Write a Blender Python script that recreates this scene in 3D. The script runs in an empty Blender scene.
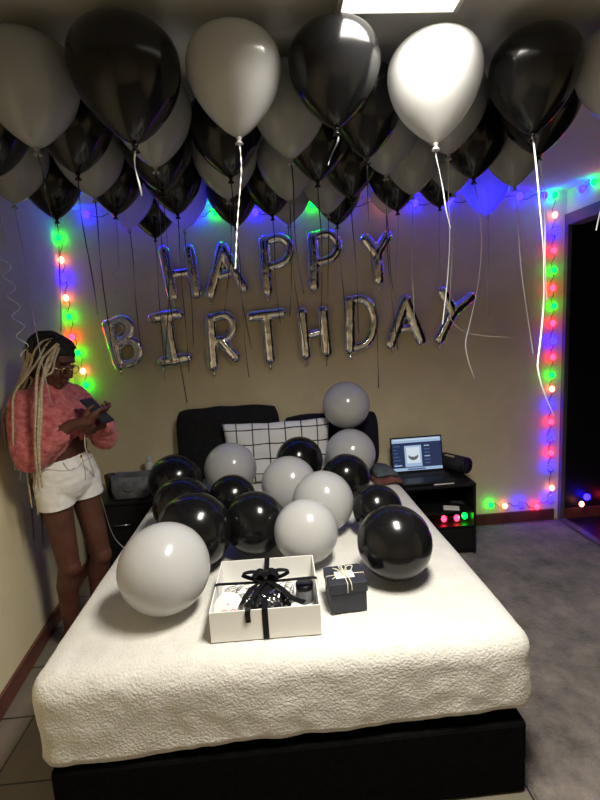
import bpy, bmesh, math, random
import numpy as np
from mathutils import Vector, Matrix, Euler, noise
random.seed(7)
PI = math.pi
SC = bpy.context.scene
COL = SC.collection

# ------------------------------------------------------------------ materials
def mat(name, color=(.8, .8, .8), rough=.5, metal=0., spec=.5, coat=0., sheen=0., emit=None, estr=0.):
    m = bpy.data.materials.new(name); m.use_nodes = True
    b = m.node_tree.nodes['Principled BSDF']
    b.inputs['Base Color'].default_value = (*color, 1)
    b.inputs['Roughness'].default_value = rough
    b.inputs['Metallic'].default_value = metal
    b.inputs['Specular IOR Level'].default_value = spec
    b.inputs['Coat Weight'].default_value = coat
    b.inputs['Coat Roughness'].default_value = .08
    b.inputs['Sheen Weight'].default_value = sheen
    if emit:
        b.inputs['Emission Color'].default_value = (*emit, 1)
        b.inputs['Emission Strength'].default_value = estr
    return m

def nt(m): return m.node_tree.nodes, m.node_tree.links, m.node_tree.nodes['Principled BSDF']

def noise_color(m, c1, c2, scale, detail=4, lo=.35, hi=.65, bump=0., bscale=None, dist=.01, coord='Object'):
    """two-tone procedural colour with an optional bump"""
    N, L, b = nt(m)
    tc = N.new('ShaderNodeTexCoord')
    n = N.new('ShaderNodeTexNoise'); n.inputs['Scale'].default_value = scale; n.inputs['Detail'].default_value = detail
    L.new(tc.outputs[coord], n.inputs['Vector'])
    r = N.new('ShaderNodeValToRGB')
    r.color_ramp.elements[0].position = lo; r.color_ramp.elements[0].color = (*c1, 1)
    r.color_ramp.elements[1].position = hi; r.color_ramp.elements[1].color = (*c2, 1)
    L.new(n.outputs['Fac'], r.inputs['Fac']); L.new(r.outputs['Color'], b.inputs['Base Color'])
    if bump:
        n2 = N.new('ShaderNodeTexNoise'); n2.inputs['Scale'].default_value = bscale or scale * 4; n2.inputs['Detail'].default_value = 5
        L.new(tc.outputs[coord], n2.inputs['Vector'])
        bp = N.new('ShaderNodeBump'); bp.inputs['Strength'].default_value = bump; bp.inputs['Distance'].default_value = dist
        L.new(n2.outputs['Fac'], bp.inputs['Height']); L.new(bp.outputs['Normal'], b.inputs['Normal'])
    return m

M = {}
M['wall'] = noise_color(mat('plaster', rough=.85), (.76, .655, .42), (.81, .705, .465), 6, bump=.25, bscale=180, dist=.003)
M['ceil'] = noise_color(mat('ceiling_paint', rough=.9), (.60, .60, .595), (.64, .64, .635), 5, bump=.2, bscale=150, dist=.003)
M['skirt'] = noise_color(mat('varnished_wood', rough=.35, coat=.2), (.10, .028, .020), (.15, .045, .030), 9)
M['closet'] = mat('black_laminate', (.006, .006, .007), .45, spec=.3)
M['trimw'] = mat('door_frame_paint', (.10, .09, .10), .5)
M['white_balloon'] = mat('white_latex', (.605, .605, .60), .2, coat=.35)
M['shaded_balloon'] = mat('shaded_white_latex', (.37, .385, .40), .22, coat=.3)  # white latex darkened, ceiling shade put into its colour
M['pearl_balloon'] = mat('pearl_latex', (.52, .52, .525), .2, coat=.4)
M['black_balloon'] = mat('black_latex', (.006, .006, .0065), .17, spec=.38)
for k in ('white_balloon', 'shaded_balloon', 'pearl_balloon'):      # thin latex lets some light through
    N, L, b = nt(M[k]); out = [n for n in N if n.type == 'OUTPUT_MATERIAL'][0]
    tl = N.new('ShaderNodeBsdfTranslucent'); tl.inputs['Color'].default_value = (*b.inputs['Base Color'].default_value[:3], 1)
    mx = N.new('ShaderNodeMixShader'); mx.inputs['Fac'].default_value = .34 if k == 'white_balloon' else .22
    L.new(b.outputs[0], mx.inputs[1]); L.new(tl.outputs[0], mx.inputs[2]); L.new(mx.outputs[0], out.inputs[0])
M['foil'] = mat('silver_foil', (.84, .86, .90), .14, metal=1.)
N, L, b = nt(M['foil'])
tc = N.new('ShaderNodeTexCoord'); n = N.new('ShaderNodeTexNoise'); n.inputs['Scale'].default_value = 34; n.inputs['Detail'].default_value = 3
bp = N.new('ShaderNodeBump'); bp.inputs['Strength'].default_value = .10; bp.inputs['Distance'].default_value = .012
L.new(tc.outputs['Object'], n.inputs['Vector']); L.new(n.outputs['Fac'], bp.inputs['Height']); L.new(bp.outputs['Normal'], b.inputs['Normal'])
M['ribbon_dark'] = mat('black_ribbon', (.008, .008, .009), .35)
M['ribbon_white'] = mat('white_ribbon', (.85, .85, .83), .3)
M['ribbon_silver'] = mat('silver_ribbon', (.42, .42, .44), .3)
M['fleece'] = noise_color(mat('sherpa_fleece', rough=.95, sheen=.3), (.63, .615, .56), (.69, .67, .615), 14, bump=.55, bscale=120, dist=.010)
M['bedbase'] = noise_color(mat('black_bed_fabric', rough=.95, spec=.03), (.003, .003, .003), (.006, .006, .006), 120)
M['mattress'] = mat('mattress_ticking', (.7, .68, .63), .8)
M['charcoal'] = noise_color(mat('charcoal_pillowcase', rough=.9, spec=.2), (.010, .010, .011), (.017, .017, .018), 60, bump=.3, bscale=9, dist=.02)
M['navycloth'] = noise_color(mat('navy_pillowcase', rough=.9, spec=.2), (.010, .010, .018), (.016, .015, .026), 60)
M['black'] = mat('black_lacquer', (.008, .008, .009), .4, spec=.35)
M['blackplastic'] = mat('black_plastic', (.010, .010, .012), .38, spec=.3)
M['blackmat'] = mat('black_rubber', (.012, .012, .012), .7)
M['chrome'] = mat('chrome', (.75, .75, .75), .2, metal=1.)
M['paper'] = mat('white_paper', (.82, .81, .78), .7)
M['cardw'] = mat('white_card_box', (.80, .79, .75), .55)
M['satin'] = mat('black_satin_ribbon', (.006, .006, .006), .5, spec=.15)
M['navy'] = noise_color(mat('navy_card', rough=.6), (.016, .018, .028), (.022, .025, .036), 40)
M['cream'] = mat('cream_cord', (.72, .68, .54), .6)
M['greyfelt'] = noise_color(mat('grey_felt', rough=.95), (.12, .125, .13), (.19, .195, .2), 30, bump=.3, bscale=40, dist=.01)
M['brown'] = mat('dark_brown_plastic', (.055, .032, .022), .4)
M['bottle'] = mat('white_plastic', (.62, .60, .55), .35)
M['maroon'] = noise_color(mat('maroon_wool', rough=.95), (.10, .035, .030), (.17, .065, .055), 30, bump=.3, bscale=60, dist=.006)
M['bluegrey'] = noise_color(mat('blue_grey_wool', rough=.95), (.06, .08, .09), (.10, .125, .14), 30)
M['skin'] = noise_color(mat('dark_brown_skin', rough=.5, spec=.35), (.085, .032, .022), (.115, .046, .032), 9)
M['lips'] = mat('lip_skin', (.12, .035, .032), .4)
M['eye'] = mat('eye_white', (.6, .57, .52), .25)
M['iris'] = mat('dark_iris', (.01, .007, .005), .15)
M['hair'] = noise_color(mat('black_hair', rough=.6), (.005, .004, .004), (.016, .012, .010), 60, bump=.7, bscale=130, dist=.006)
M['blonde'] = noise_color(mat('blonde_braid', rough=.7), (.38, .30, .19), (.56, .47, .33), 60, bump=.9, bscale=150, dist=.004)
M['sweater'] = noise_color(mat('fuzzy_pink_knit', rough=1., sheen=.2, spec=.05), (.36, .075, .080), (.62, .20, .20), 45, lo=.3, hi=.7, bump=.5, bscale=110, dist=.008)
M['denim'] = noise_color(mat('white_denim', rough=.9), (.78, .765, .72), (.85, .84, .80), 30, bump=.35, bscale=26, dist=.012)
M['stitch'] = mat('denim_seam', (.42, .40, .37), .9)
M['gold'] = mat('gold_metal', (.75, .55, .25), .25, metal=1.)
M['cable'] = mat('white_cable', (.62, .58, .52), .5)
M['wire'] = mat('dark_cable', (.02, .02, .022), .5)
M['pink'] = mat('pink_mark', (.75, .22, .25), .6)
M['offwhite'] = mat('blush_white_card', (.80, .74, .72), .6)
M['glitter'] = mat('silver_glitter', (.85, .85, .85), .18, metal=1.)
M['glass'] = mat('clear_lens', (.9, .9, .9), .05, spec=.6)
N, L, b = nt(M['glass']); b.inputs['Transmission Weight'].default_value = 1.; b.inputs['IOR'].default_value = 1.04; b.inputs['Base Color'].default_value = (1, 1, 1, 1)
M['diffuser'] = mat('lamp_diffuser', (.9, .88, .8), .5, emit=(1., .94, .80), estr=1.25)
M['lampframe'] = mat('lamp_frame', (.7, .7, .68), .4)
EM = {'b': ((.006, .003, 1.), 31.), 'g': ((.0, 1., .018), 16.), 'r': ((1., .012, .035), 16.), 'w': ((1., .26, .14), 8.)}
for k, (c, s) in EM.items(): M['led_' + k] = mat('led_' + {'b': 'blue', 'g': 'green', 'r': 'red', 'w': 'warm'}[k], c, .4, emit=c, estr=s)
for nm, c, s in (('scr_navy', (.020, .045, .15), .55), ('scr_light', (.42, .60, .85), .75), ('scr_mid', (.10, .18, .38), .6), ('scr_white', (.75, .85, .95), .8), ('scr_grey', (.16, .18, .20), .6)):
    M[nm] = mat(nm, (.01, .01, .01), .2, emit=c, estr=s)

def grid_fabric(name, base, line, cell, width):
    m = mat(name, base, .85); N, L, b = nt(m)
    tc = N.new('ShaderNodeTexCoord'); sp = N.new('ShaderNodeSeparateXYZ'); L.new(tc.outputs['UV'], sp.inputs[0])
    outs = []
    for ax, c in zip('XY', cell):
        d = N.new('ShaderNodeMath'); d.operation = 'DIVIDE'; d.inputs[1].default_value = c; L.new(sp.outputs[ax], d.inputs[0])
        f = N.new('ShaderNodeMath'); f.operation = 'FRACT'; L.new(d.outputs[0], f.inputs[0])
        l = N.new('ShaderNodeMath'); l.operation = 'LESS_THAN'; l.inputs[1].default_value = width / c; L.new(f.outputs[0], l.inputs[0]); outs.append(l)
    mx = N.new('ShaderNodeMath'); mx.operation = 'MAXIMUM'; L.new(outs[0].outputs[0], mx.inputs[0]); L.new(outs[1].outputs[0], mx.inputs[1])
    mc = N.new('ShaderNodeMix'); mc.data_type = 'RGBA'; mc.inputs[6].default_value = (*base, 1); mc.inputs[7].default_value = (*line, 1)
    L.new(mx.outputs[0], mc.inputs[0]); L.new(mc.outputs[2], b.inputs['Base Color'])
    return m
M['gridcase'] = grid_fabric('white_grid_pillowcase', (.80, .80, .79), (.012, .012, .015), (.105, .095), .0075)

def tile_floor():
    m = mat('ceramic_tiles', rough=.35); N, L, b = nt(m)
    tc = N.new('ShaderNodeTexCoord'); mp = N.new('ShaderNodeMapping'); mp.inputs['Location'].default_value = (.165, .027, 0)
    L.new(tc.outputs['Object'], mp.inputs[0])
    br = N.new('ShaderNodeTexBrick'); br.offset = 0; br.inputs['Scale'].default_value = 1
    br.inputs['Brick Width'].default_value = .305; br.inputs['Row Height'].default_value = .305; br.inputs['Mortar Size'].default_value = .004
    br.inputs['Color1'].default_value = (.15, .13, .10, 1); br.inputs['Color2'].default_value = (.17, .145, .11, 1); br.inputs['Mortar'].default_value = (.02, .018, .016, 1)
    L.new(mp.outputs[0], br.inputs['Vector'])
    n = N.new('ShaderNodeTexNoise'); n.inputs['Scale'].default_value = 9; n.inputs['Detail'].default_value = 6; L.new(tc.outputs['Object'], n.inputs[0])
    mx = N.new('ShaderNodeMix'); mx.data_type = 'RGBA'; mx.blend_type = 'OVERLAY'; mx.inputs[0].default_value = .25
    L.new(br.outputs['Color'], mx.inputs[6]); L.new(n.outputs['Color'], mx.inputs[7]); L.new(mx.outputs[2], b.inputs['Base Color'])
    return m
M['tiles'] = tile_floor()
def rug_mat():
    m = mat('worn_grey_carpet', rough=1., spec=.1, sheen=.2); N, L, b = nt(m)
    tc = N.new('ShaderNodeTexCoord')
    n = N.new('ShaderNodeTexNoise'); n.inputs['Scale'].default_value = 4.5; n.inputs['Detail'].default_value = 9; n.inputs['Roughness'].default_value = .72
    L.new(tc.outputs['Object'], n.inputs[0])
    r = N.new('ShaderNodeValToRGB'); e = r.color_ramp.elements
    e[0].position = .32; e[0].color = (.06, .052, .046, 1); e[1].position = .72; e[1].color = (.29, .245, .21, 1)
    k = e.new(.5); k.color = (.155, .135, .12, 1)
    L.new(n.outputs['Fac'], r.inputs[0]); L.new(r.outputs[0], b.inputs['Base Color'])
    n2 = N.new('ShaderNodeTexNoise'); n2.inputs['Scale'].default_value = 90; n2.inputs['Detail'].default_value = 6; L.new(tc.outputs['Object'], n2.inputs[0])
    bp = N.new('ShaderNodeBump'); bp.inputs['Strength'].default_value = .8; bp.inputs['Distance'].default_value = .02
    L.new(n2.outputs['Fac'], bp.inputs['Height']); L.new(bp.outputs[0], b.inputs['Normal'])
    return m
M['rug'] = rug_mat()

# ------------------------------------------------------------------ mesh helpers
class MB:
    """collects shapes and links them as ONE mesh object"""
    def __init__(s): s.bm = bmesh.new(); s.mats = []; s.mi = 0
    def use(s, m):
        if m not in s.mats: s.mats.append(m)
        s.mi = s.mats.index(m); return s
    def _paint(s, faces, smooth=True):
        for f in faces: f.material_index = s.mi; f.smooth = smooth
    def box(s, x0, x1, y0, y1, z0, z1, bevel=0., mtx=None, seg=2):
        g = bmesh.ops.create_cube(s.bm, size=1)['verts']
        for v in g: v.co = Vector(((x0+x1)/2 + v.co.x*(x1-x0), (y0+y1)/2 + v.co.y*(y1-y0), (z0+z1)/2 + v.co.z*(z1-z0)))
        faces = list({f for v in g for f in v.link_faces})
        s._paint(faces, False)
        if bevel:
            ed = list({e for f in faces for e in f.edges})
            r = bmesh.ops.bevel(s.bm, geom=ed, offset=bevel, segments=seg, affect='EDGES', profile=.5)
            faces = list(set(r['faces']) | {f for f in faces if f.is_valid})
            g = list({v for f in faces for v in f.verts}); s._paint(faces, False)
        if mtx: bmesh.ops.transform(s.bm, matrix=mtx, verts=list({v for f in faces if f.is_valid for v in f.verts}))
        return s
    def rings(s, rings, cap=True, closed=False, smooth=True):
        vs = [[s.bm.verts.new(p) for p in r] for r in rings]
        n = len(vs[0]); fs = []
        for i in range(len(vs) - (0 if closed else 1)):
            a, b = vs[i], vs[(i+1) % len(vs)]
            for k in range(n): fs.append(s.bm.faces.new((a[k], a[(k+1) % n], b[(k+1) % n], b[k])))
        if cap and not closed:
            fs.append(s.bm.faces.new(list(reversed(vs[0])))); fs.append(s.bm.faces.new(vs[-1]))
        s._paint(fs, smooth); return s
    def lathe(s, prof, mtx=None, n=32, smooth=True, cap=True):
        rs = []
        for r, z in prof:
            ring = [Vector((max(r, 1e-5)*math.cos(2*PI*k/n), max(r, 1e-5)*math.sin(2*PI*k/n), z)) for k in range(n)]
            rs.append([mtx @ p for p in ring] if mtx else ring)
        return s.rings(rs, cap=cap, smooth=smooth)
    def cone(s, a, b, r0, r1, n=14, round_=True):
        """tapered round-ended limb from a to b"""
        a, b = Vector(a), Vector(b); d = b - a; Ln = d.length
        q = d.to_track_quat('Z', 'Y').to_matrix().to_4x4(); q.translation = a
        prof = []
        if round_:
            prof += [(r0*math.cos(t), r0*math.sin(t)) for t in [-PI/2*.97, -PI/3, -PI/6, 0]]
            prof += [(r1*math.cos(t), Ln + r1*math.sin(t)) for t in [0, PI/6, PI/3, PI/2*.97]]
        else: prof = [(r0, 0), (r1, Ln)]
        return s.lathe(prof, q, n)
    def ell(s, c, r, rot=None, seg=20, rings=12):
        g = bmesh.ops.create_uvsphere(s.bm, u_segments=seg, v_segments=rings, radius=1)['verts']
        mt = Matrix.Translation(Vector(c)) @ (rot.to_4x4() if rot else Matrix.Identity(4)) @ Matrix.Diagonal((*r, 1))
        bmesh.ops.transform(s.bm, matrix=mt, verts=g)
        s._paint({f for v in g for f in v.link_faces}); return s
    def tube(s, pts, rad, n=8):
        pts = [Vector(p) for p in pts]; rs = []
        R = rad if isinstance(rad, (list, tuple)) else [rad]*len(pts)
        prev = None
        for i, p in enumerate(pts):
            t = (pts[min(i+1, len(pts)-1)] - pts[max(i-1, 0)]).normalized()
            if prev is None:
                u = t.orthogonal().normalized()
            else:
                u = prev - t*prev.dot(t); u = u.normalized() if u.length > 1e-6 else t.orthogonal().normalized()
            prev = u; w = t.cross(u)
            rs.append([p + (u*math.cos(2*PI*k/n) + w*math.sin(2*PI*k/n))*R[i] for k in range(n)])
        return s.rings(rs)
    def strip(s, pts, width, thick=.0008, twist=0., side=Vector((1, 0, 0)), phase=0.):
        """flat ribbon with a real thickness, optionally twisted along its run"""
        pts = [Vector(p) for p in pts]; rs = []; n = len(pts)
        for i, p in enumerate(pts):
            t = (pts[min(i+1, n-1)] - pts[max(i-1, 0)]).normalized()
            u = side - t*side.dot(t); u = u.normalized() if u.length > 1e-5 else t.orthogonal().normalized()
            w = t.cross(u); a = phase + twist*i/max(1, n-1); c, q = math.cos(a), math.sin(a)
            u, w = u*c + w*q, w*c - u*q
            h = width/2; k = thick/2
            rs.append([p+u*h+w*k, p-u*h+w*k, p-u*h-w*k, p+u*h-w*k])
        return s.rings(rs, smooth=False)
    def build(s, name, m=None, parent=None):
        bmesh.ops.recalc_face_normals(s.bm, faces=s.bm.faces[:])
        me = bpy.data.meshes.new(name); s.bm.to_mesh(me); s.bm.free()
        for x in (s.mats or [m]): me.materials.append(M[x] if isinstance(x, str) else x)
        o = bpy.data.objects.new(name, me); COL.objects.link(o)
        if parent: o.parent = parent
        return o

def tag(o, label, cat, group=None, kind=None):
    o['label'] = label; o['category'] = cat
    if group: o['group'] = group
    if kind: o['kind'] = kind
    return o
def thing(name, label, cat, loc=(0, 0, 0), rotz=0., group=None):
    o = bpy.data.objects.new(name, None); COL.objects.link(o); o.location = loc; o.rotation_euler = (0, 0, rotz)
    o.empty_display_size = .05
    return tag(o, label, cat, group)
def struct(o): o['kind'] = 'structure'; return o

def fuse(o, voxel, smooth=4, disp=None):
    """weld the overlapping shapes of one mesh into one continuous skin"""
    r = o.modifiers.new('r', 'REMESH'); r.mode = 'VOXEL'; r.voxel_size = voxel; r.use_smooth_shade = True
    if smooth:
        k = o.modifiers.new('s', 'SMOOTH'); k.iterations = smooth; k.factor = .5
    bpy.context.view_layer.update()
    dg = bpy.context.evaluated_depsgraph_get()
    me = bpy.data.meshes.new_from_object(o.evaluated_get(dg)); old = o.data
    o.modifiers.clear(); mats = list(old.materials); o.data = me
    me.materials.clear()
    for m_ in mats: me.materials.append(m_)
    for p in me.polygons: p.use_smooth = True; p.material_index = 0
    bpy.data.meshes.remove(old)
    if disp:
        me.calc_loop_triangles()
        nrm = [v.normal.copy() for v in me.vertices]
        for v, n_ in zip(me.vertices, nrm): v.co = v.co + n_*disp(v.co, n_)
    return o
def spline(pts, n=8):
    """Catmull-Rom through the points"""
    P = [Vector(p) for p in pts]; P = [2*P[0]-P[1]] + P + [2*P[-1]-P[-2]]; out = []
    for i in range(1, len(P)-2):
        for k in range(n):
            t = k/n; a, b, c, d = P[i-1], P[i], P[i+1], P[i+2]
            out.append(.5*((2*b) + (c-a)*t + (2*a-5*b+4*c-d)*t*t + (3*b-a-3*c+d)*t**3))
    out.append(P[-2]); return out
CEIL_POS = [
  (-0.613, 1.432, 1.00, 0.961),
  (-0.331, 1.383, 1.06, 1.024),
  (-0.049, 1.424, 0.97, 0.928),
  (0.228, 1.398, 0.93, 0.904),
  (0.530, 1.444, 1.04, 0.956),
  (0.828, 1.446, 1.00, 0.896),
  (1.076, 1.427, 0.95, 0.847),
  (-0.878, 1.706, 1.00, 0.958),
  (-0.606, 1.702, 1.00, 0.935),
  (-0.339, 1.663, 1.00, 0.945),
  (-0.101, 1.793, 1.00, 0.945),
  (0.110, 1.631, 1.00, 0.906),
  (0.370, 1.651, 1.00, 0.877),
  (0.662, 1.683, 0.95, 0.908),
  (0.982, 1.677, 1.00, 0.952),
  (-0.972, 2.003, 1.00, 0.956),
  (-0.647, 1.970, 1.00, 0.947),
  (-0.375, 1.936, 1.00, 0.958),
  (-0.132, 2.062, 1.00, 0.949),
  (0.128, 2.130, 1.00, 0.928),
  (0.224, 1.880, 1.00, 0.947),
  (0.491, 1.879, 0.95, 0.896),
  (0.668, 2.114, 1.00, 0.941),
  (0.858, 1.919, 1.00, 0.935),
  (1.094, 2.044, 1.00, 0.941),
  (-0.925, 2.271, 1.00, 0.956),
  (-0.654, 2.240, 1.00, 0.950),
  (-0.672, 2.513, 1.00, 0.952),
  (-0.605, 2.776, 1.00, 0.952),
  (-0.383, 2.277, 1.00, 0.960),
  (-0.134, 2.581, 1.00, 0.956),
  (0.055, 2.385, 1.00, 0.939),
  (-0.407, 2.585, 1.00, 0.958),
  (0.329, 2.386, 1.00, 0.945),
  (0.399, 2.126, 1.00, 0.943),
  (0.412, 2.643, 1.00, 0.950),
  (0.701, 2.684, 0.80, 0.768),
  (0.678, 2.385, 1.00, 0.954),
  (0.923, 2.468, 0.90, 0.862),
  (0.900, 2.223, 0.90, 0.855),
  (1.252, 2.620, 0.95, 0.912),
  (0.144, 2.634, 0.95, 0.907),
]
LETTERS = [
  ('H', (-0.559, 1.950), [[(-0.094, 0.145), (-0.062, -0.146)], [(0.073, 0.147), (0.093, -0.134)], [(-0.08, -0.009), (0.087, 0.009)]]),
  ('A', (-0.264, 1.954), [[(-0.007, 0.149), (-0.111, -0.149)], [(-0.007, 0.149), (0.111, -0.114)], [(-0.069, -0.041), (0.066, -0.008)]]),
  ('P', (0.090, 1.978), [[(-0.083, 0.151), (-0.084, -0.173)], [(-0.083, 0.151), (0.018, 0.172), (0.076, 0.132), (0.084, 0.067), (0.035, 0.012), (-0.068, -0.016)]]),
  ('P', (0.411, 1.992), [[(-0.077, 0.149), (-0.086, -0.17)], [(-0.077, 0.149), (0.018, 0.17), (0.077, 0.129), (0.087, 0.064), (0.038, 0.008), (-0.066, -0.02)]]),
  ('Y', (0.762, 1.986), [[(-0.072, 0.127), (0.0, 0.026)], [(0.072, 0.139), (0.0, 0.026)], [(0.0, 0.026), (0.009, -0.139)]]),
  ('B', (-0.973, 1.520), [[(-0.095, 0.117), (-0.047, -0.151)], [(-0.095, 0.117), (0.007, 0.151), (0.054, 0.104), (0.026, 0.032), (-0.07, -0.01)], [(-0.07, -0.01), (0.056, 0.004), (0.095, -0.065), (0.054, -0.137), (-0.047, -0.151)]]),
  ('I', (-0.664, 1.529), [[(-0.1, 0.139), (0.067, 0.156)], [(-0.014, 0.141), (0.011, -0.155)], [(-0.069, -0.157), (0.1, -0.14)]]),
  ('R', (-0.318, 1.494), [[(-0.07, 0.147), (-0.077, -0.169)], [(-0.07, 0.147), (0.025, 0.168), (0.075, 0.119), (0.07, 0.052), (0.019, 0.008), (-0.07, -0.006)], [(-0.009, -0.004), (0.077, -0.117)]]),
  ('T', (-0.008, 1.502), [[(-0.099, 0.137), (0.099, 0.153)], [(-0.003, 0.145), (0.004, -0.153)]]),
  ('H', (0.312, 1.508), [[(-0.079, 0.14), (-0.068, -0.145)], [(0.065, 0.145), (0.08, -0.133)], [(-0.074, -0.016), (0.073, 0.01)]]),
  ('D', (0.639, 1.552), [[(-0.074, 0.158), (-0.086, -0.167)], [(-0.074, 0.158), (0.017, 0.167), (0.077, 0.097), (0.087, -0.026), (0.034, -0.133), (-0.086, -0.167)]]),
  ('A', (0.948, 1.550), [[(0.006, 0.147), (-0.107, -0.147)], [(0.006, 0.147), (0.107, -0.132)], [(-0.054, -0.054), (0.065, -0.04)]]),
  ('Y', (1.301, 1.578), [[(-0.086, 0.16), (-0.017, 0.02)], [(0.111, 0.116), (-0.017, 0.02)], [(-0.017, 0.02), (-0.111, -0.161)]]),
]
STRING_R = [ (2.012, 2.349, 'g'), (2.015, 2.218, 'w'), (2.018, 2.112, 'b'), (2.014, 1.985, 'r'), (2.017, 1.850, 'g'), (2.013, 1.727, 'r'), (2.024, 1.602, 'g'), (2.019, 1.483, 'r'), (2.023, 1.356, 'b'), (2.025, 1.241, 'r'), (2.021, 1.111, 'g'), (2.024, 1.009, 'w'), (2.019, 0.884, 'b'), (2.022, 0.764, 'r'), (2.017, 0.644, 'b'), (2.028, 0.529, 'r'), (2.023, 0.422, 'b'), (2.042, 0.258, 'w'), (2.028, 0.173, 'b'), (1.928, 0.118, 'r'), (1.803, 0.151, 'b'), (1.680, 0.146, 'w'), (1.572, 0.162, 'g') ]
STRING_L = [ (-1.327, 2.210, 'g'), (-1.332, 2.072, 'w'), (-1.327, 1.958, 'b'), (-1.325, 1.829, 'w'), (-1.314, 1.705, 'g'), (-1.311, 1.573, 'r'), (-1.286, 1.465, 'g'), (-1.268, 1.342, 'w'), (-1.259, 1.246, 'g') ]
STRING_T = [ (-1.128, 2.387, 'b'), (-0.877, 2.365, 'b'), (-0.656, 2.344, 'b'), (-0.412, 2.322, 'b'), (-0.301, 2.330, 'g'), (-0.039, 2.320, 'b'), (0.159, 2.324, 'b'), (0.341, 2.355, 'g'), (0.561, 2.347, 'b'), (0.833, 2.374, 'w'), (1.036, 2.335, 'b'), (1.277, 2.351, 'b'), (1.520, 2.335, 'b'), (1.764, 2.378, 'b'), (1.940, 2.384, 'b') ]
BRAIDS = [
  [ (-0.954, 2.100, 1.502), (-0.984, 2.080, 1.466), (-0.986, 2.020, 1.393), (-0.986, 1.970, 1.244), (-1.004, 1.960, 1.076), (-1.033, 2.000, 0.912) ],
  [ (-0.938, 2.090, 1.497), (-0.950, 2.050, 1.457), (-0.960, 2.000, 1.364), (-0.969, 1.970, 1.221), (-0.992, 1.960, 1.076), (-1.019, 2.000, 0.920) ],
  [ (-0.920, 2.080, 1.505), (-0.933, 2.050, 1.456), (-0.957, 2.020, 1.392), (-0.975, 1.990, 1.303), (-0.991, 1.960, 1.140), (-1.023, 1.980, 0.972) ],
  [ (-0.975, 2.120, 1.507), (-1.006, 2.080, 1.458), (-1.060, 2.060, 1.386), (-1.106, 2.050, 1.321), (-1.103, 2.000, 1.182), (-1.136, 2.030, 1.000) ],
  [ (-0.995, 2.140, 1.525), (-1.046, 2.120, 1.458), (-1.100, 2.100, 1.366), (-1.136, 2.100, 1.289), (-1.158, 2.100, 1.073), (-1.160, 2.100, 0.934) ],
  [ (-0.900, 2.060, 1.462), (-0.930, 2.040, 1.414), (-0.966, 2.020, 1.384), (-0.971, 1.970, 1.264), (-0.982, 1.950, 1.142), (-1.014, 1.980, 1.006) ],
  [ (-1.025, 2.180, 1.508), (-1.086, 2.170, 1.412), (-1.130, 2.160, 1.312), (-1.128, 2.120, 1.112), (-1.136, 2.120, 0.926), (-1.137, 2.120, 0.792) ],
  [ (-1.035, 2.200, 1.498), (-1.077, 2.180, 1.384), (-1.116, 2.170, 1.286), (-1.107, 2.130, 1.109), (-1.113, 2.130, 0.873), (-1.120, 2.130, 0.753) ],
  [ (-1.043, 2.200, 1.508), (-1.106, 2.200, 1.374), (-1.137, 2.190, 1.238), (-1.132, 2.140, 1.061), (-1.147, 2.140, 0.824), (-1.165, 2.150, 0.625) ],
  [ (-1.039, 2.200, 1.508), (-1.091, 2.200, 1.383), (-1.123, 2.180, 1.239), (-1.112, 2.140, 1.013), (-1.114, 2.150, 0.769), (-1.133, 2.160, 0.592) ],
]
CABLE = [ (-0.863, 2.100, 1.098), (-0.868, 2.100, 1.126), (-0.865, 2.120, 1.070), (-0.882, 2.200, 0.954), (-0.952, 2.450, 0.704), (-1.016, 2.740, 0.356) ]
# ------------------------------------------------------------------ room
D, XR, CEIL, XALC = 3.257, 2.12, 2.385, 2.95
FRONT = -1.3
LWA, LWB = Vector((-1.225, 1.8)), Vector((-1.345, D))       # two points of the left wall's face
LDIR = (LWB - LWA).normalized()
def left_x(y): return LWA.x + (y - LWA.y)/(LWB.y - LWA.y)*(LWB.x - LWA.x)
def wallbox(name, m, *b, bevel=0): return struct(MB().box(*b, bevel=bevel).build(name, m))
wallbox('floor', 'tiles', -1.7, 3.1, FRONT-.1, D+.1, -.08, 0)
wallbox('ceiling', 'ceil', -1.7, 3.1, FRONT-.1, D+.1, CEIL, CEIL+.08)
wallbox('wall_back', 'wall', -1.6, XR, D, D+.1, 0, CEIL)
wallbox('wall_front', 'wall', -1.7, 3.1, FRONT-.1, FRONT, 0, CEIL)
def slab_left(name, m, th, z0, z1, off=0.):
    a = Vector((left_x(FRONT), FRONT)); b = LWB + LDIR*.0
    n = Vector((LDIR.y, -LDIR.x))                            # towards the room
    r = []
    for z in (z0, z1):
        q = [a + n*off, b + n*off, b + n*(off-th), a + n*(off-th)]
        r.append([Vector((p.x, p.y, z)) for p in q])
    return struct(MB().rings(r, smooth=False).build(name, m))
slab_left('wall_left', 'wall', .1, 0, CEIL)
slab_left('baseboard_left', 'skirt', .014, 0, .085, .0145)
wallbox('baseboard_back', 'skirt', -1.33, XR-.045, D-.016, D-.0005, 0, .085, bevel=.004)
# right wall: a stub by the corner, a wide opening under a header, then solid wall
wallbox('wall_right', 'wall', XR, XR+.1, FRONT, .9, 0, CEIL)
wallbox('wall_right_header', 'wall', XR, XR+.1, .9, D, 2.225, CEIL)
wallbox('trim_1', 'trimw', XR-.010, XR+.02, D-.035, D, 0, 2.15)
wallbox('trim_2', 'trimw', XR-.012, XR+.1, .9, D, 2.15, 2.225)
wallbox('trim_3', 'trimw', XR-.02, XR+.03, .9, D-.036, 0.0005, .014)
wallbox('trim_4', 'trimw', XR-.012, XR+.1, .87, .9, 0, 2.225)
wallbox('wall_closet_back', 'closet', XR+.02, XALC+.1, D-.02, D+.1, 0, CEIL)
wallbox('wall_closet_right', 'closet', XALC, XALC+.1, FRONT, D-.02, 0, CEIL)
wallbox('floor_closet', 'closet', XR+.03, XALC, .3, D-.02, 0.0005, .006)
wallbox('ceiling_closet', 'closet', XR+.1, XALC, .3, D-.02, 2.28, 2.32)
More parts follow.
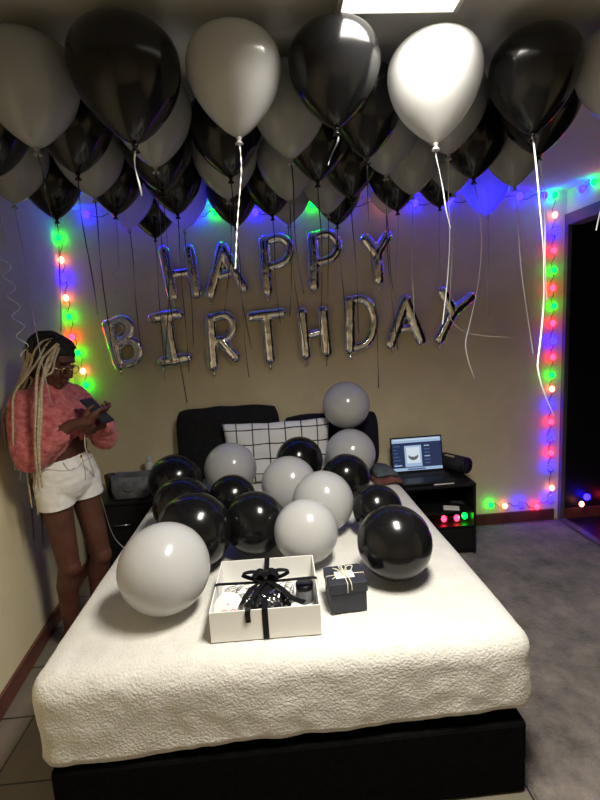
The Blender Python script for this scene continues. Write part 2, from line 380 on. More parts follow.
wallbox('wall_closet_front', 'closet', XR+.1, XALC, .2, .3, 0, CEIL)
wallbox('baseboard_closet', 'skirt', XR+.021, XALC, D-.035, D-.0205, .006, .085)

# grey carpet on the right of the bed
def carpet():
    mb = MB(); nx, ny = 60, 150; x0, x1, y0, y1 = .758, 2.085, -.9, 3.205
    g = [[None]*(ny+1) for _ in range(nx+1)]
    for i in range(nx+1):
        for j in range(ny+1):
            x, y = x0+(x1-x0)*i/nx, y0+(y1-y0)*j/ny
            e = min(i, nx-i, j, ny-j)
            z = .004 if e == 0 else .014 + .004*noise.noise((x*7, y*7, 0)) + .002*noise.noise((x*23, y*23, 3))
            g[i][j] = mb.bm.verts.new((x, y, z))
    for i in range(nx):
        for j in range(ny):
            f = mb.bm.faces.new((g[i][j], g[i+1][j], g[i+1][j+1], g[i][j+1])); f.smooth = True
    bd = [g[i][0] for i in range(nx+1)] + [g[nx][j] for j in range(1, ny+1)] + [g[i][ny] for i in range(nx-1, -1, -1)] + [g[0][j] for j in range(ny-1, 0, -1)]
    lo = [mb.bm.verts.new((v.co.x, v.co.y, .0005)) for v in bd]
    for k in range(len(bd)):
        mb.bm.faces.new((bd[k], lo[k], lo[(k+1) % len(bd)], bd[(k+1) % len(bd)]))
    mb.bm.faces.new(lo)
    return tag(mb.build('carpet', 'rug'), 'worn mottled grey carpet covering the floor right of the bed', 'carpet')
carpet()

# ------------------------------------------------------------------ ceiling lamp
lamp = thing('ceiling_lamp', 'bright rectangular panel lamp glowing on the ceiling above the foot of the bed', 'lamp', (.402, .935, CEIL))
LX, LY = .155, .44
mb = MB()
mb.box(-LX-.012, LX+.012, -LY-.012, -LY, -.022, 0); mb.box(-LX-.012, LX+.012, LY, LY+.004, -.022, 0)
mb.box(-LX-.012, -LX, -LY, LY, -.022, 0); mb.box(LX, LX+.012, -LY, LY, -.022, 0)
mb.build('lamp_frame', 'lampframe', lamp)
MB().box(-LX, LX, -LY, LY, -.0215, -.004).build('diffuser', 'diffuser', lamp)
ld = bpy.data.lights.new('lamp_light', 'AREA'); ld.shape = 'RECTANGLE'; ld.size = LX*1.9; ld.size_y = .6; ld.energy = 47; ld.color = (1., .95, .855); ld.spread = math.radians(146)
lo_ = bpy.data.objects.new('lamp_light', ld); COL.objects.link(lo_); lo_.parent = lamp; lo_.location = (0, .03, -.030)

# ------------------------------------------------------------------ bed
BX0, BX1, BY0, BY1, BT = -.788, .775, 1.262, 3.235, .560
bed = thing('bed', 'double bed with a black fabric base standing against the back wall', 'bed', ((BX0+BX1)/2, (BY0+BY1)/2, 0))
cx, cy = bed.location.x, bed.location.y
def rel(o, p): o.location = -Vector(p.location); return o
def bedpart(mb, n, m):
    o = mb.build(n, m, bed); o.matrix_parent_inverse = Matrix.Translation(-bed.location); return o
bedpart(MB().box(BX0+.046, BX1-.036, BY0+.002, BY1-.030, .003, .258, bevel=.012).box(BX0+.05, BX1-.05, BY0+.05, BY1-.05, .250, .318, bevel=.01), 'box_spring', 'bedbase')
bedpart(MB().box(BX0+.040, BX1-.040, BY0+.040, BY1-.045, .319, BT-.028, bevel=.07, seg=4), 'mattress', 'mattress')

def blanket():
    """a fleece throw moulded over the mattress: rounded edges, uneven hem, soft lumps"""
    bm = bmesh.new(); r = .075
    L, W, H = BY1-BY0-.004, BX1-BX0, .262
    bmesh.ops.create_cube(bm, size=1)
    for v in bm.verts: v.co = Vector((v.co.x*W, v.co.y*L, v.co.z*H))
    ez = [e for e in bm.edges if abs(e.verts[0].co.z-e.verts[1].co.z) > .1]
    ex = [e for e in bm.edges if abs(e.verts[0].co.x-e.verts[1].co.x) > .1]
    ey = [e for e in bm.edges if abs(e.verts[0].co.y-e.verts[1].co.y) > .1]
    def cut(sel, n): bmesh.ops.subdivide_edges(bm, edges=sel(), cuts=n, use_grid_fill=True)
    cut(lambda: [e for e in bm.edges if abs(e.verts[0].co.x-e.verts[1].co.x) > .1], 95)
    cut(lambda: [e for e in bm.edges if abs(e.verts[0].co.y-e.verts[1].co.y) > .1], 120)
    cut(lambda: [e for e in bm.edges if abs(e.verts[0].co.z-e.verts[1].co.z) > .1], 17)
    bmesh.ops.delete(bm, geom=[f for f in bm.faces if f.calc_center_median().z < -H/2+1e-4], context='FACES')
    c0 = Vector(((BX0+BX1)/2, (BY0+BY1)/2, BT-H/2))
    for v in bm.verts:
        p = v.co.copy()
        rr = min(r, .075)
        q = Vector((max(-W/2+rr, min(W/2-rr, p.x)), max(-L/2+rr, min(L/2-rr, p.y)), min(H/2-rr, p.z)))
        d = p - q
        if d.length > 1e-6: p = q + d.normalized()*min(rr, max(abs(d.x), abs(d.y), abs(d.z)))
        wx, wy = p.x+c0.x, p.y+c0.y
        dn = (H/2 - p.z)/H                                   # 0 on top, 1 at the hem
        out = Vector((p.x/(W/2), p.y/(L/2), 0))
        fold = .010*noise.noise((wx*5, wy*5, dn*1.5)) + .004*noise.noise((wx*15, wy*15, dn*4))
        if dn > .15:
            s = min(1, (dn-.15)*2)
            p.x += (1 if p.x > 0 else -1)*fold*s*(abs(p.x) > W/2-.08); p.y += (-1)*fold*s*(p.y < -L/2+.08)
        hk = max(0., dn-.45)/.55                             # uneven hem, a little higher at the right corner
        p.z += hk*(.016*noise.noise((wx*3.1, wy*3.1, 2)) - .004*noise.noise((wx*11, wy*11, 5)) + .022*wx)
        edge = max(0, min(1, (1.62-wy)/.30)) if dn < .6 else 1
        p.z += (.0035*noise.noise((wx*4, wy*4, 1)) + (.0007+.0034*edge)*noise.noise((wx*32, wy*32, p.z*32))) * (dn < .7)
        if p.y < -L/2+.09: p.y += .0025*noise.noise((wx*30, wy*30, p.z*30))
        v.co = p + c0
    for f in bm.faces: f.smooth = True
    me = bpy.data.meshes.new('fleece_blanket'); bm.to_mesh(me); bm.free(); me.materials.append(M['fleece'])
    o = bpy.data.objects.new('fleece_blanket', me); COL.objects.link(o)
    k = o.modifiers.new('thick', 'SOLIDIFY'); k.thickness = .010; k.offset = -1
    return tag(o, 'cream white fleecy blanket drawn over the mattress of the bed', 'blanket')
blanket()

# ------------------------------------------------------------------ pillows
def pillow(name, label, w, h, t, loc, lean, m, rz=0., seed=0, square=.55, group=None, pinch=.055, rnd_=0.):
    """stuffed pillow standing on its long edge: local x = width, z = height, leaning back by `lean`"""
    bm = bmesh.new(); n = 36; uvl = bm.loops.layers.uv.new('UVMap'); G = {}
    for s in (-1, 1):
        for i in range(n+1):
            for j in range(n+1):
                u, v = -1+2*i/n, -1+2*j/n
                border = i in (0, n) or j in (0, n)
                if border and s == 1: G[s, i, j] = G[-1, i, j]; continue
                pin = 1 - pinch*(1-abs(u)**2)*abs(v)**4                      # waisted sides, pointed corners
                pin2 = 1 - pinch*(1-abs(v)**2)*abs(u)**4
                prof = ((1-abs(u)**2.6)*(1-abs(v)**2.6))**square
                wob = .012*noise.noise((u*2.2+seed, v*2.2, s*3.))+.005*noise.noise((u*6+seed, v*6, s*2.))
                G[s, i, j] = bm.verts.new((u*w/2*pin2*math.sqrt(1-rnd_*v*v*v*v*u*u), s*(t/2*prof + wob*prof), h/2 + v*h/2*pin*math.sqrt(1-rnd_*u**4*v*v) + .006*noise.noise((u*3+seed, v*3, 9))))
    for s in (-1, 1):
        for i in range(n):
            for j in range(n):
                q = [G[s, i, j], G[s, i+1, j], G[s, i+1, j+1], G[s, i, j+1]]
                ij = [(i, j), (i+1, j), (i+1, j+1), (i, j+1)]
                if s == 1: q.reverse(); ij.reverse()
                f = bm.faces.new(q); f.smooth = True
                for l, (a, b) in zip(f.loops, ij): l[uvl].uv = (a/n*w + .02, b/n*h + .03)
    me = bpy.data.meshes.new(name); bm.to_mesh(me); bm.free(); me.materials.append(M[m])
    o = bpy.data.objects.new(name, me); COL.objects.link(o); o.location = loc; o.rotation_euler = (-lean, 0, rz)
    return tag(o, label, 'pillow', group)
pillow('pillow', 'large black pillow propped upright behind the left half of the bed', .70, .49, .16, (-.315, 3.105, BT+.004), .06, 'charcoal', seed=1, square=.36, pinch=.0, rnd_=.16)
pillow('pillow', 'lower black pillow behind the bed, right of the larger black one', .66, .40, .15, (.385, 3.105, BT+.004), .08, 'navycloth', seed=4, square=.36, pinch=.0, rnd_=.16)
pillow('pillow', 'white pillow with a thin black window-pane grid, leaning on the black pillows', .70, .40, .13, (.01, 2.925, BT+.004), .13, 'gridcase', rz=0, seed=8)

def folded_throw():
    mb = MB()
    for z0, m, ins in ((0, 'maroon', 0), (.036, 'bluegrey', .03)):
        mb.use(m); rs = []
        for k in range(15):
            u = -1+2*k/14
            zz = .008*noise.noise((u*2, z0*40, 0))
            hh = .036*(1-abs(u)**6*.5)
            rs.append([Vector((u*(.085-ins*.5), y, z0+z+zz)) for y, z in ((-.13+ins, .004), (-.135+ins, hh*.5), (-.12+ins, hh), (.12-ins, hh), (.135-ins, hh*.5), (.13-ins, .004))])
        mb.rings(rs)
    o = mb.build('folded_throw'); o.location = (.665, 2.83, BT+.008); o.rotation_euler = (0, 0, .1)
    return tag(o, 'folded maroon and blue-grey throw on the right head corner of the bed', 'blanket')
folded_throw()

# ------------------------------------------------------------------ nightstands
def nightstand(label, x0, x1, y0, y1, top, shelf, zf=.0005):
    t = thing('nightstand', label, 'nightstand', ((x0+x1)/2, (y0+y1)/2, 0)); w, d = (x1-x0)/2, (y1-y0)/2
    MB().box(-w, w, -d, d, top-.022, top, bevel=.004).build('top_panel', 'black', t)
    for s in (-1, 1): MB().box(s*w-(.018 if s > 0 else 0), s*w+(.018 if s < 0 else 0), -d+.004, d, zf, top-.023, bevel=.002).build('side_panel', 'black', t)
    MB().box(-w+.019, w-.019, d-.012, d, .03, top-.023).build('back_panel', 'black', t)
    MB().box(-w+.019, w-.019, -d+.012, d-.013, .03, .048).build('bottom_panel', 'black', t)
    if shelf:
        MB().box(-w+.019, w-.019, -d+.008, d-.013, .30, .316).build('shelf', 'black', t)
        dr = MB().box(-w+.021, w-.021, -d+.001, -d+.018, .05, .195, bevel=.002).build('drawer', 'black', t)
        MB().tube([(-.05, -d-.02, .125), (-.05, -d+.001, .125)], .004).tube([(.05, -d-.02, .125), (.05, -d+.001, .125)], .004).tube([(-.062, -d-.02, .125), (.062, -d-.02, .125)], .005).build('handle', 'blackplastic', dr)
        MB().box(-w+.019, w-.019, -d+.008, d-.013, .20, .214).build('shelf', 'black', t)
    else:
        for z0, z1 in ((.05, .275), (.281, top-.026)):
            dr = MB().box(-w+.021, w-.021, -d+.001, -d+.018, z0, z1, bevel=.002).build('drawer', 'black', t)
            zc = (z0+z1)/2
            MB().tube([(-.04, -d-.02, zc), (-.04, -d+.001, zc)], .004).tube([(.04, -d-.02, zc), (.04, -d+.001, zc)], .004).tube([(-.05, -d-.02, zc), (.05, -d-.02, zc)], .005).build('handle', 'chrome', dr)
    return t
nightstand('black nightstand with open shelves right of the bed, carrying the laptop', .80, 1.268, 2.80, 3.198, .50, True, .0205)
nightstand('black two-drawer nightstand left of the bed, carrying the grey felt basket', -1.165, -.803, 2.83, 3.225, .54, False)

# things on the left nightstand
def basket():
    mb = MB(); w, d, h = .118, .085, .135; prof = []
    def ring(sx, sy, z):
        return [Vector((sx*w*math.copysign(abs(math.cos(a))**.35, math.cos(a)), sy*d*math.copysign(abs(math.sin(a))**.35, math.sin(a)), z + .004*math.sin(3*a)*(z > .1))) for a in [2*PI*k/40 for k in range(40)]]
    mb.rings([ring(.9, .9, 0), ring(.96, .96, .01), ring(1.03, 1.04, .06), ring(1, 1, h), ring(.96, .95, h+.003), ring(.93, .92, h-.01), ring(.93, .93, .03), ring(.86, .86, .02)])
    t = thing('storage_basket', 'small grey felt basket on the left nightstand', 'basket', (-.935, 2.95, .5405))
    mb.build('basket_body', 'greyfelt', t)
    MB().strip(spline([(-.04, -.091, .10), (-.03, -.096, .075), (0, -.098, .068), (.03, -.096, .075), (.04, -.091, .10)], 5), .014, .004, side=Vector((0, 0, 1))).build('handle', 'greyfelt', t)
basket()
b = thing('bottle', 'white capped plastic bottle behind the grey felt basket', 'bottle', (-.865, 3.12, .5405))
MB().lathe([(.028, 0), (.031, .006), (.031, .15), (.022, .168), (.018, .172)], n=24).build('bottle_body', 'bottle', b)
MB().lathe([(.020, .172), (.021, .176), (.021, .205), (.018, .21)], n=24).build('cap', 'bottle', b)
b = thing('jar', 'little white cream jar at the right edge of the left nightstand', 'jar', (-.827, 2.905, .5405))
if True: b.location = (-.832, 3.055, .5405)
MB().lathe([(.022, 0), (.025, .005), (.025, .045)], n=24).build('jar_body', 'bottle', b)
MB().lathe([(.026, .0452), (.027, .048), (.027, .064), (.024, .067)], n=24).build('lid', 'paper', b)
b = thing('cup', 'dark brown cup at the left of the grey felt basket', 'cup', (-1.108, 3.06, .5405))
MB().lathe([(.030, 0), (.034, .006), (.041, .10), (.043, .115), (.040, .116), (.037, .10), (.029, .012)], n=28).build('cup_body', 'brown', b)
MB().tube(spline([(.04, 0, .09), (.062, 0, .085), (.066, 0, .055), (.05, 0, .03), (.037, 0, .03)], 5), .005).build('handle', 'brown', b)

# things on the right nightstand
lap = thing('laptop', 'open black laptop with a lit blue screen on the right nightstand', 'laptop', (.972, 2.93, .5005), .02)
w, d = .183, .115
MB().box(-w, w, -d, d, .004, .018, bevel=.003).build('keyboard_base', 'blackplastic', lap)
mb = MB()
for r in range(5):
    for c in range(14): mb.box(-w+.022+c*.0243, -w+.043+c*.0243, d-.034-r*.019, d-.018-r*.019, .0181, .0195)
mb.build('keys', 'blackmat', lap)
MB().box(-.05, .05, -d+.012, -d+.072, .0181, .0186).build('touchpad', 'blackplastic', lap)
for x in (-.16, .16):
    for y in (-.09, .09): MB().lathe([(.006, 0), (.007, .004)], Matrix.Translation((x, y, 0)), 12).build('rubber_foot', 'blackmat', lap)
lidm = Matrix.Translation((0, d+.003, .014)) @ Matrix.Rotation(-.20, 4, 'X')
lid = MB().box(-w, w, 0, .008, 0, .25, bevel=.003, mtx=lidm).build('lid', 'blackplastic', lap)
mb = MB(); H0, H1 = .018, .240; q = -w+.010; e = w-.010
def scr(m, x0, x1, z0, z1, k=1): mb.use(m).box(x0, x1, -.0003*k, -.0003*k+.0002, z0, z1, mtx=lidm)
scr('scr_navy', q, e, H0, H1)
scr('scr_light', q, e, H1-.030, H1, 2); scr('scr_white', q+.01, e-.01, H1-.012, H1-.006, 3)
scr('scr_light', q, e, H0, H0+.020, 2); scr('scr_mid', q+.10, e-.12, H0+.004, H0+.014, 3)
scr('scr_light', -.088, .032, H0+.026, H1-.050, 2); scr('scr_white', -.075, .020, H0+.050, H1-.062, 3)
for k in range(6):
    scr('scr_mid', q+.008, q+.03+.008*(k*7 % 4), .065+k*.024, .071+k*.024, 3)
    scr('scr_light' if k in (2, 5) else 'scr_mid', .052, .09+.014*(k*5 % 5), .060+k*.024, .067+k*.024, 3)
scr('scr_light', q+.006, q+.062, .052, .060, 3)
N_ = 18                                                   # the grey bowl shape shown in the middle panel
ar = [lidm @ Vector((-.028+.036*math.cos(t), -.0013, .122+.034*math.sin(t))) for t in [PI + PI*k/N_ for k in range(N_+1)]]
ar += [lidm @ Vector((-.028+.030*math.cos(t), -.0013, .124+.012*math.sin(t))) for t in [2*PI - PI*k/N_ for k in range(N_+1)]]
mb.use('scr_grey'); vs = [mb.bm.verts.new(p) for p in ar]
for k in range(N_): mb.bm.faces.new((vs[k], vs[k+1], vs[2*N_-k], vs[2*N_+1-k])).material_index = mb.mi
mb.build('screen', None, lap)

sp = thing('portable_speaker', 'black cylindrical portable speaker lying beside the laptop', 'speaker', (1.232, 3.065, .5595))
ax = Vector((.50, -.86, 0)).normalized(); q = ax.to_track_quat('Z', 'Y').to_matrix().to_4x4(); R_ = .058
MB().lathe([(.050, -.10), (R_, -.088), (R_, .088), (.050, .10)], q, 36).build('speaker_body', 'blackmat', sp)
for s in (-1, 1):
    qq = q if s > 0 else q @ Matrix.Rotation(PI, 4, 'X')
    MB().lathe([(.0575, .086), (.0585, .092), (.054, .105), (.047, .106), (.046, .100), (.02, .098), (.001, .099)], qq, 36).build('end_cap', 'blackplastic', sp)
st = MB(); a0 = 1.9
rs = []
for zz in (-.06, .02): rs.append([q @ Vector(((R_+rr)*math.cos(a), (R_+rr)*math.sin(a), zz)) for rr, a in ((.0005, a0), (.0005, a0+.15), (.0005, a0+.3), (.0015, a0+.3), (.0015, a0+.15), (.0015, a0))])
st.rings(rs, smooth=False).build('grey_label', 'chrome', sp)
tag(MB().box(-.066, .066, -.022, .022, 0, .006, bevel=.001).build('card', 'paper'), 'white card lying on the front edge of the right nightstand', 'card')
o = bpy.data.objects['card']; o.location = (1.085, 2.835, .5005); o.rotation_euler = (0, 0, .05); o.location.x = 1.06; o.location.y = 2.826
o.scale = (1, .7, 1)
mb = MB().box(-.05, .05, -.035, .035, 0, .0015); mb.box(-.05, .05, -.033, .037, .0018, .0030)
o = tag(mb.build('leaflet', 'paper'), 'white folded paper on the open shelf of the right nightstand', 'paper'); o.location = (1.125, 2.86, .3165); o.rotation_euler = (0, 0, -.35)
ph = thing('remote_control', 'dark remote beside the white paper inside the right nightstand', 'remote control', (1.195, 2.93, .3168), -.5)
MB().box(-.05, .05, -.02, .02, 0, .014, bevel=.004).build('remote_body', 'blackplastic', ph)
mb = MB()
for i in range(4):
    for j in range(2): mb.box(-.035+i*.018, -.027+i*.018, -.010+j*.012, -.002+j*.012, .0141, .0155)
mb.build('buttons', 'greyfelt', ph)
# ------------------------------------------------------------------ balloons
PROF = [(.0065, .026), (.015, .030), (.031, .042), (.052, .062), (.076, .090), (.099, .122), (.118, .157), (.131, .192), (.139, .226), (.1415, .256), (.139, .286), (.130, .313), (.113, .337), (.089, .356), (.061, .369), (.030, .3765), (.002, .3785)]
ROUND = [(.0065, .020), (.014, .023), (.030, .032), (.052, .048), (.078, .073), (.100, .104), (.1165, .140), (.124, .178), (.1225, .213), (.113, .245), (.098, .271), (.078, .291), (.053, .305), (.027, .313), (.002, .3155)]
def smooth_profile(pr):
    return [(max(p.x, .0004), p.y) for p in spline([(a, b, 0) for a, b in pr], 3)]
def balloon_mesh(name, prof, m, n=44):
    o = MB().lathe(smooth_profile(prof), n=n, cap=True).build(name, m); me = o.data
    for p in me.polygons: p.use_smooth = True
    bpy.data.objects.remove(o); return me
def knot_mesh(m, z0):
    o = MB().lathe([(.007, z0+.004), (.009, z0-.001), (.0065, z0-.007), (.0045, z0-.010), (.008, z0-.013), (.013, z0-.022), (.0115, z0-.0225), (.004, z0-.012)], n=16).build('knot', m); me = o.data
    bpy.data.objects.remove(o); return me
BM = {}
for c, m in (('w', 'white_balloon'), ('k', 'black_balloon'), ('g', 'shaded_balloon'), ('p', 'pearl_balloon')):
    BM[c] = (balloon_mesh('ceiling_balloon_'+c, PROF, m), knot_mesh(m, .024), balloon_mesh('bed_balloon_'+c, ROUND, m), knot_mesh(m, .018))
BH = .3785
def link(name, me, parent=None):
    o = bpy.data.objects.new(name, me); COL.objects.link(o)
    if parent: o.parent = parent
    return o

CEIL_LABELS = [
 'dim grey-white balloon at the left end of the front ceiling row',
 'big glossy black ceiling balloon, second from left in the front row',
 'white ceiling balloon in the front row with the twisted white ribbon',
 'dark glossy ceiling balloon in the front row just left of the brightest white one',
 'brightest warm-white ceiling balloon right under the panel lamp',
 'big black ceiling balloon in the front row with the long curved white ribbon',
 'pale balloon at the right end of the front ceiling row, cut by the frame',
 'black ceiling balloon at the far left, below the dim grey front balloon',
 'black ceiling balloon tucked between the dim grey and big glossy black front balloons',
 'grey-white balloon peeking out directly under the big glossy black front balloon',
 'black balloon peeking out directly under the front balloon with twisted ribbon',
 'grey-white ceiling balloon seen between twisted-ribbon white and dark glossy front balloons',
 'black ceiling balloon seen between dark glossy and brightest white front balloons',
 'grey-white balloon peeking out at the lower right of the brightest white balloon',
 'black balloon right behind the black front balloon with the long curved ribbon',
 'violet-tinted pale balloon lowest at the far left of the ceiling cluster',
 'grey-white balloon at left, half hidden below the big glossy black front balloon',
 'black balloon hanging over the H of HAPPY, two rows behind the front row',
 'grey-white balloon showing as crescent two rows below the twisted-ribbon white balloon',
 'grey-white balloon hanging over the first P of HAPPY',
 'black balloon hanging below left of the dark glossy front balloon',
 'grey-white balloon below the black one beside the brightest white balloon',
 'large grey-white balloon above right of the Y of HAPPY',
 'black balloon right above the vivid blue-lit balloon',
 'grey-white balloon left of the long curved white ribbon, above the blue-lit balloon',
 'black balloon hanging just above the green light of the left corner',
 'black balloon showing as dark rim below left-hand grey-white third-row balloon',
 'violet-tinted pale balloon hanging above the gap between B and H letters',
 'black balloon at the back, dark crescent beside the violet-tinted pale balloon above H',
 'black balloon low over the H of HAPPY, in front of the blue-lit pale one',
 'black balloon hanging lowest above the first A of HAPPY',
 'black balloon hanging above left of the first P of HAPPY',
 'blue-lit pale balloon hanging between the H and A of HAPPY',
 'grey-white balloon hanging over the second P of HAPPY',
 'black balloon hanging above the gap between the second P and the Y of HAPPY',
 'black balloon at the back, dark rim below the grey-white one over second P',
 'small pale balloon directly above the Y of HAPPY',
 'black balloon showing as a rim below the large grey-white one right of Y',
 'black balloon hanging low between the large grey-white and the blue-lit balloon',
 'grey-white balloon above the small black one, left of the blue-lit balloon',
 'vivid blue-lit pale balloon lowest at the right of the ceiling cluster',
 'pale balloon at the back, thin bright rim between the A and P of HAPPY']
CEIL_COL = 'wkwkwkwkkwkwkwkwwkwwkwwkwkkwkkkkwwkkwkkwww'
# ribbon: colour, length, style
RIB = {0: ('d', .20, ''), 1: ('w', .13, ''), 2: ('w', .36, 'twist'), 3: ('d', .10, ''), 4: ('s', .24, ''), 5: ('w', .86, 'long'), 6: ('s', .3, ''),
       7: ('s', .60, 'curl'), 13: ('s', .58, ''), 14: ('w', .50, 'slant'), 22: ('s', .62, ''), 23: ('s', .80, 'long'), 24: ('w', .72, 'slant'), 15: ('s', .80, ''), 25: ('d', .5, ''),
       26: ('s', .62, 'curl'), 38: ('s', .50, ''), 39: ('w', .78, 'hook'), 40: ('s', .55, ''), 37: ('s', .45, '')}
for i, (x, y, s, f_) in enumerate(CEIL_POS):
    c = CEIL_COL[i]; rnd = random.Random(i*13+5)
    mk_ = BM['g' if c == 'w' and (i > 6 or i == 0) and i not in (27, 32, 36, 40) else c]  # dim white balloons take the latex with shade in its colour
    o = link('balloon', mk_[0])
    tilt = .05 if i > 6 else .03
    o.rotation_euler = (rnd.uniform(-tilt, tilt), rnd.uniform(-tilt, tilt), rnd.uniform(0, 6.28))
    o.scale = (f_, f_, s*.80)
    o.location = (x, y, CEIL - ((.036 if i in (3, 4) else .030 if i < 7 else .012)) - BH*s*.80)
    tag(o, CEIL_LABELS[i], 'balloon', 'balloons floating under the ceiling')
    link('knot', mk_[1], o)
    col, ln, style = RIB.get(i, ('d', rnd.uniform(.42, .82), ''))
    wd = {'d': .0042, 's': .0032, 'w': .0045}[col]
    sw = Vector((rnd.uniform(-.05, .05), rnd.uniform(-.02, .02), 0)); ph_ = rnd.uniform(0, 6)
    pts = []
    nseg = 60 if style == 'curl' else 26
    for k in range(nseg+1):
        u = k/nseg; p = Vector((0, 0, .012 - ln*u))
        p += sw*u*u + Vector((.006*math.sin(ph_+u*5), .004*math.cos(ph_+u*6), 0))*min(1, u*4)
        if style == 'long': p.x += .035*math.sin(u*4.2) - .05*max(0, u-.55)**1.2 + .30*max(0, u-.8)**1.3*2
        if style == 'slant': p.x += .09*u
        if style == 'hook': p.x += -.05*u + (.55*max(0, u-.72)**1.4*3); p.z += .35*max(0, u-.8)**1.3*2.4
        if style == 'curl' and u > .35:
            a = (u-.35)*55; p += Vector((.016*math.cos(a)-.016, .016*math.sin(a), .0))
        pts.append(p)
    mb = MB(); mb.strip(pts, wd, .0012, twist=(38 if style == 'twist' else rnd.uniform(2, 7)), side=Vector((1, .2, 0)).normalized(), phase=rnd.uniform(-.5, .5))
    r = mb.build('ribbon', {'d': 'ribbon_dark', 'w': 'ribbon_white', 's': 'ribbon_silver'}[col], o)
    # ribbons hang plumb: undo the balloon's tilt and scale
    bpy.context.view_layer.update()
    r.matrix_world = Matrix.Translation(o.matrix_world @ Vector((0, 0, .006)))

RB = .1245                                                # greatest radius of the round balloon mesh
BED_BALLOONS = [   # colour, centre, radius, label
 ('w', (-.425, 1.560, .730), .156, 'largest white balloon on the bed, at the front left beside the white gift box'),
 ('k', (-.365, 1.875, .725), .158, 'black balloon on the bed right behind the large white front balloon'),
 ('k', (-.475, 2.215, .711), .141, 'black balloon on the bed wedged between two other black ones at left'),
 ('k', (-.585, 2.600, .722), .152, 'black balloon at the left edge of the bed, nearest the left nightstand'),
 ('p', (-.272, 2.690, .745), .152, 'grey balloon on the bed in front of the left edge of the grid pillow'),
 ('k', (-.245, 2.330, .690), .121, 'small black balloon on the bed just below the left grey one'),
 ('k', (-.112, 1.960, .705), .136, 'black balloon on the bed behind the white gift box'),
 ('k', (.128, 2.690, .765), .139, 'black balloon on the bed in front of the middle of the grid pillow'),
 ('w', (.058, 2.400, .720), .147, 'off-white balloon on the bed between small black and the two other white ones'),
 ('w', (.210, 2.125, .713), .146, 'off-white balloon in the middle of the bed, behind the frontmost cream one'),
 ('w', (.103, 1.838, .699), .133, 'cream-white balloon on the bed right behind the open gift box'),
 ('p', (.462, 2.905, 1.040), .150, 'topmost grey balloon stacked at the head of the bed'),
 ('p', (.455, 2.760, .760), .153, 'grey balloon below the topmost one, at the right head of the bed'),
 ('k', (.375, 2.475, .707), .132, 'black balloon on the bed in front of the lower right grey one'),
 ('k', (.452, 2.060, .680), .115, 'black balloon on the bed behind the largest right-hand black one'),
 ('k', (.428, 1.655, .708), .141, 'largest black balloon at right on the bed, beside the small navy gift box'),
]
for i, (c, p, r, lab) in enumerate(BED_BALLOONS):
    rnd = random.Random(i*7+3)
    o = link('balloon', BM[c][2]); s = r/RB
    # lying on its side or with the neck tucked down and away from the foot of the bed
    d = Vector((rnd.uniform(-.5, .5), -rnd.uniform(.75, 1.), rnd.uniform(.30, .55)))   # crown direction
    if i == 0: d = Vector((.80, -.45, .40))
    d.normalize()
    q = d.to_track_quat('Z', 'Y')
    o.rotation_mode = 'QUATERNION'; o.rotation_quaternion = q
    o.scale = (s, s, s*.93)
    o.location = Vector(p) - q @ Vector((0, 0, .178*s*.93))
    tag(o, lab, 'balloon', 'balloons heaped on the bed')
    link('knot', BM[c][3], o)

# ------------------------------------------------------------------ foil letters
LETTER_NAMES = ['letter H at the left end of HAPPY', 'letter A, second letter of HAPPY', 'first letter P of HAPPY', 'second letter P of HAPPY', 'letter Y at the right end of HAPPY',
                'letter B at the left end of BIRTHDAY', 'letter I, second letter of BIRTHDAY', 'letter R, third letter of BIRTHDAY', 'letter T, fourth letter of BIRTHDAY', 'letter H in the middle of BIRTHDAY',
                'letter D, sixth letter of BIRTHDAY', 'letter A near the right end of BIRTHDAY', 'letter Y at the right end of BIRTHDAY']
for i, (ch, (x, z), strokes) in enumerate(LETTERS):
    mb = MB(); rnd = random.Random(i)
    for st in strokes:
        P_ = [Vector((a, 0, b)) for a, b in (st if len(st) == 2 else [tuple(v)[::2] for v in spline([(a, 0, b) for a, b in st], 4)])]
        rad = .043 if len(st) == 2 else .035
        if ch in 'HA' and st is strokes[-1]: rad = .031
        for a, b in zip(P_, P_[1:]): mb.cone(a, b, rad, rad, 16)
    o = mb.build('foil_balloon_letter', 'foil')
    sd = i*3.7
    fuse(o, .0055, 5, lambda p, n: .0018*noise.noise((p.x*24+sd, p.y*24, p.z*24)) + .0005*noise.noise((p.x*70+sd, p.y*50, p.z*70)))
    for v in o.data.vertices: v.co.y *= .80
    o.location = (x, 3.218, z)
    tag(o, 'silver foil balloon ' + LETTER_NAMES[i] + ' on the wall', 'letter balloon', 'foil letters spelling HAPPY BIRTHDAY')
    low = min((q for st in strokes for q in st), key=lambda q: q[1] + .0*q[0])
    t = MB().tube([(low[0], 0, low[1]-.026), (low[0]+.002, 0, low[1]-.044), (low[0]+.003, 0, low[1]-.050), (low[0]+.004, 0, low[1]-.068)], [.010, .004, .006, .013], 12)
    fl = t.build('filling_neck', 'foil', o)

GLOW_IN = {40: ('b', 1.9), 32: ('b', .9), 27: ('b', .55), 36: ('w', .8)}  # back balloons given an added inner glow: colour, size
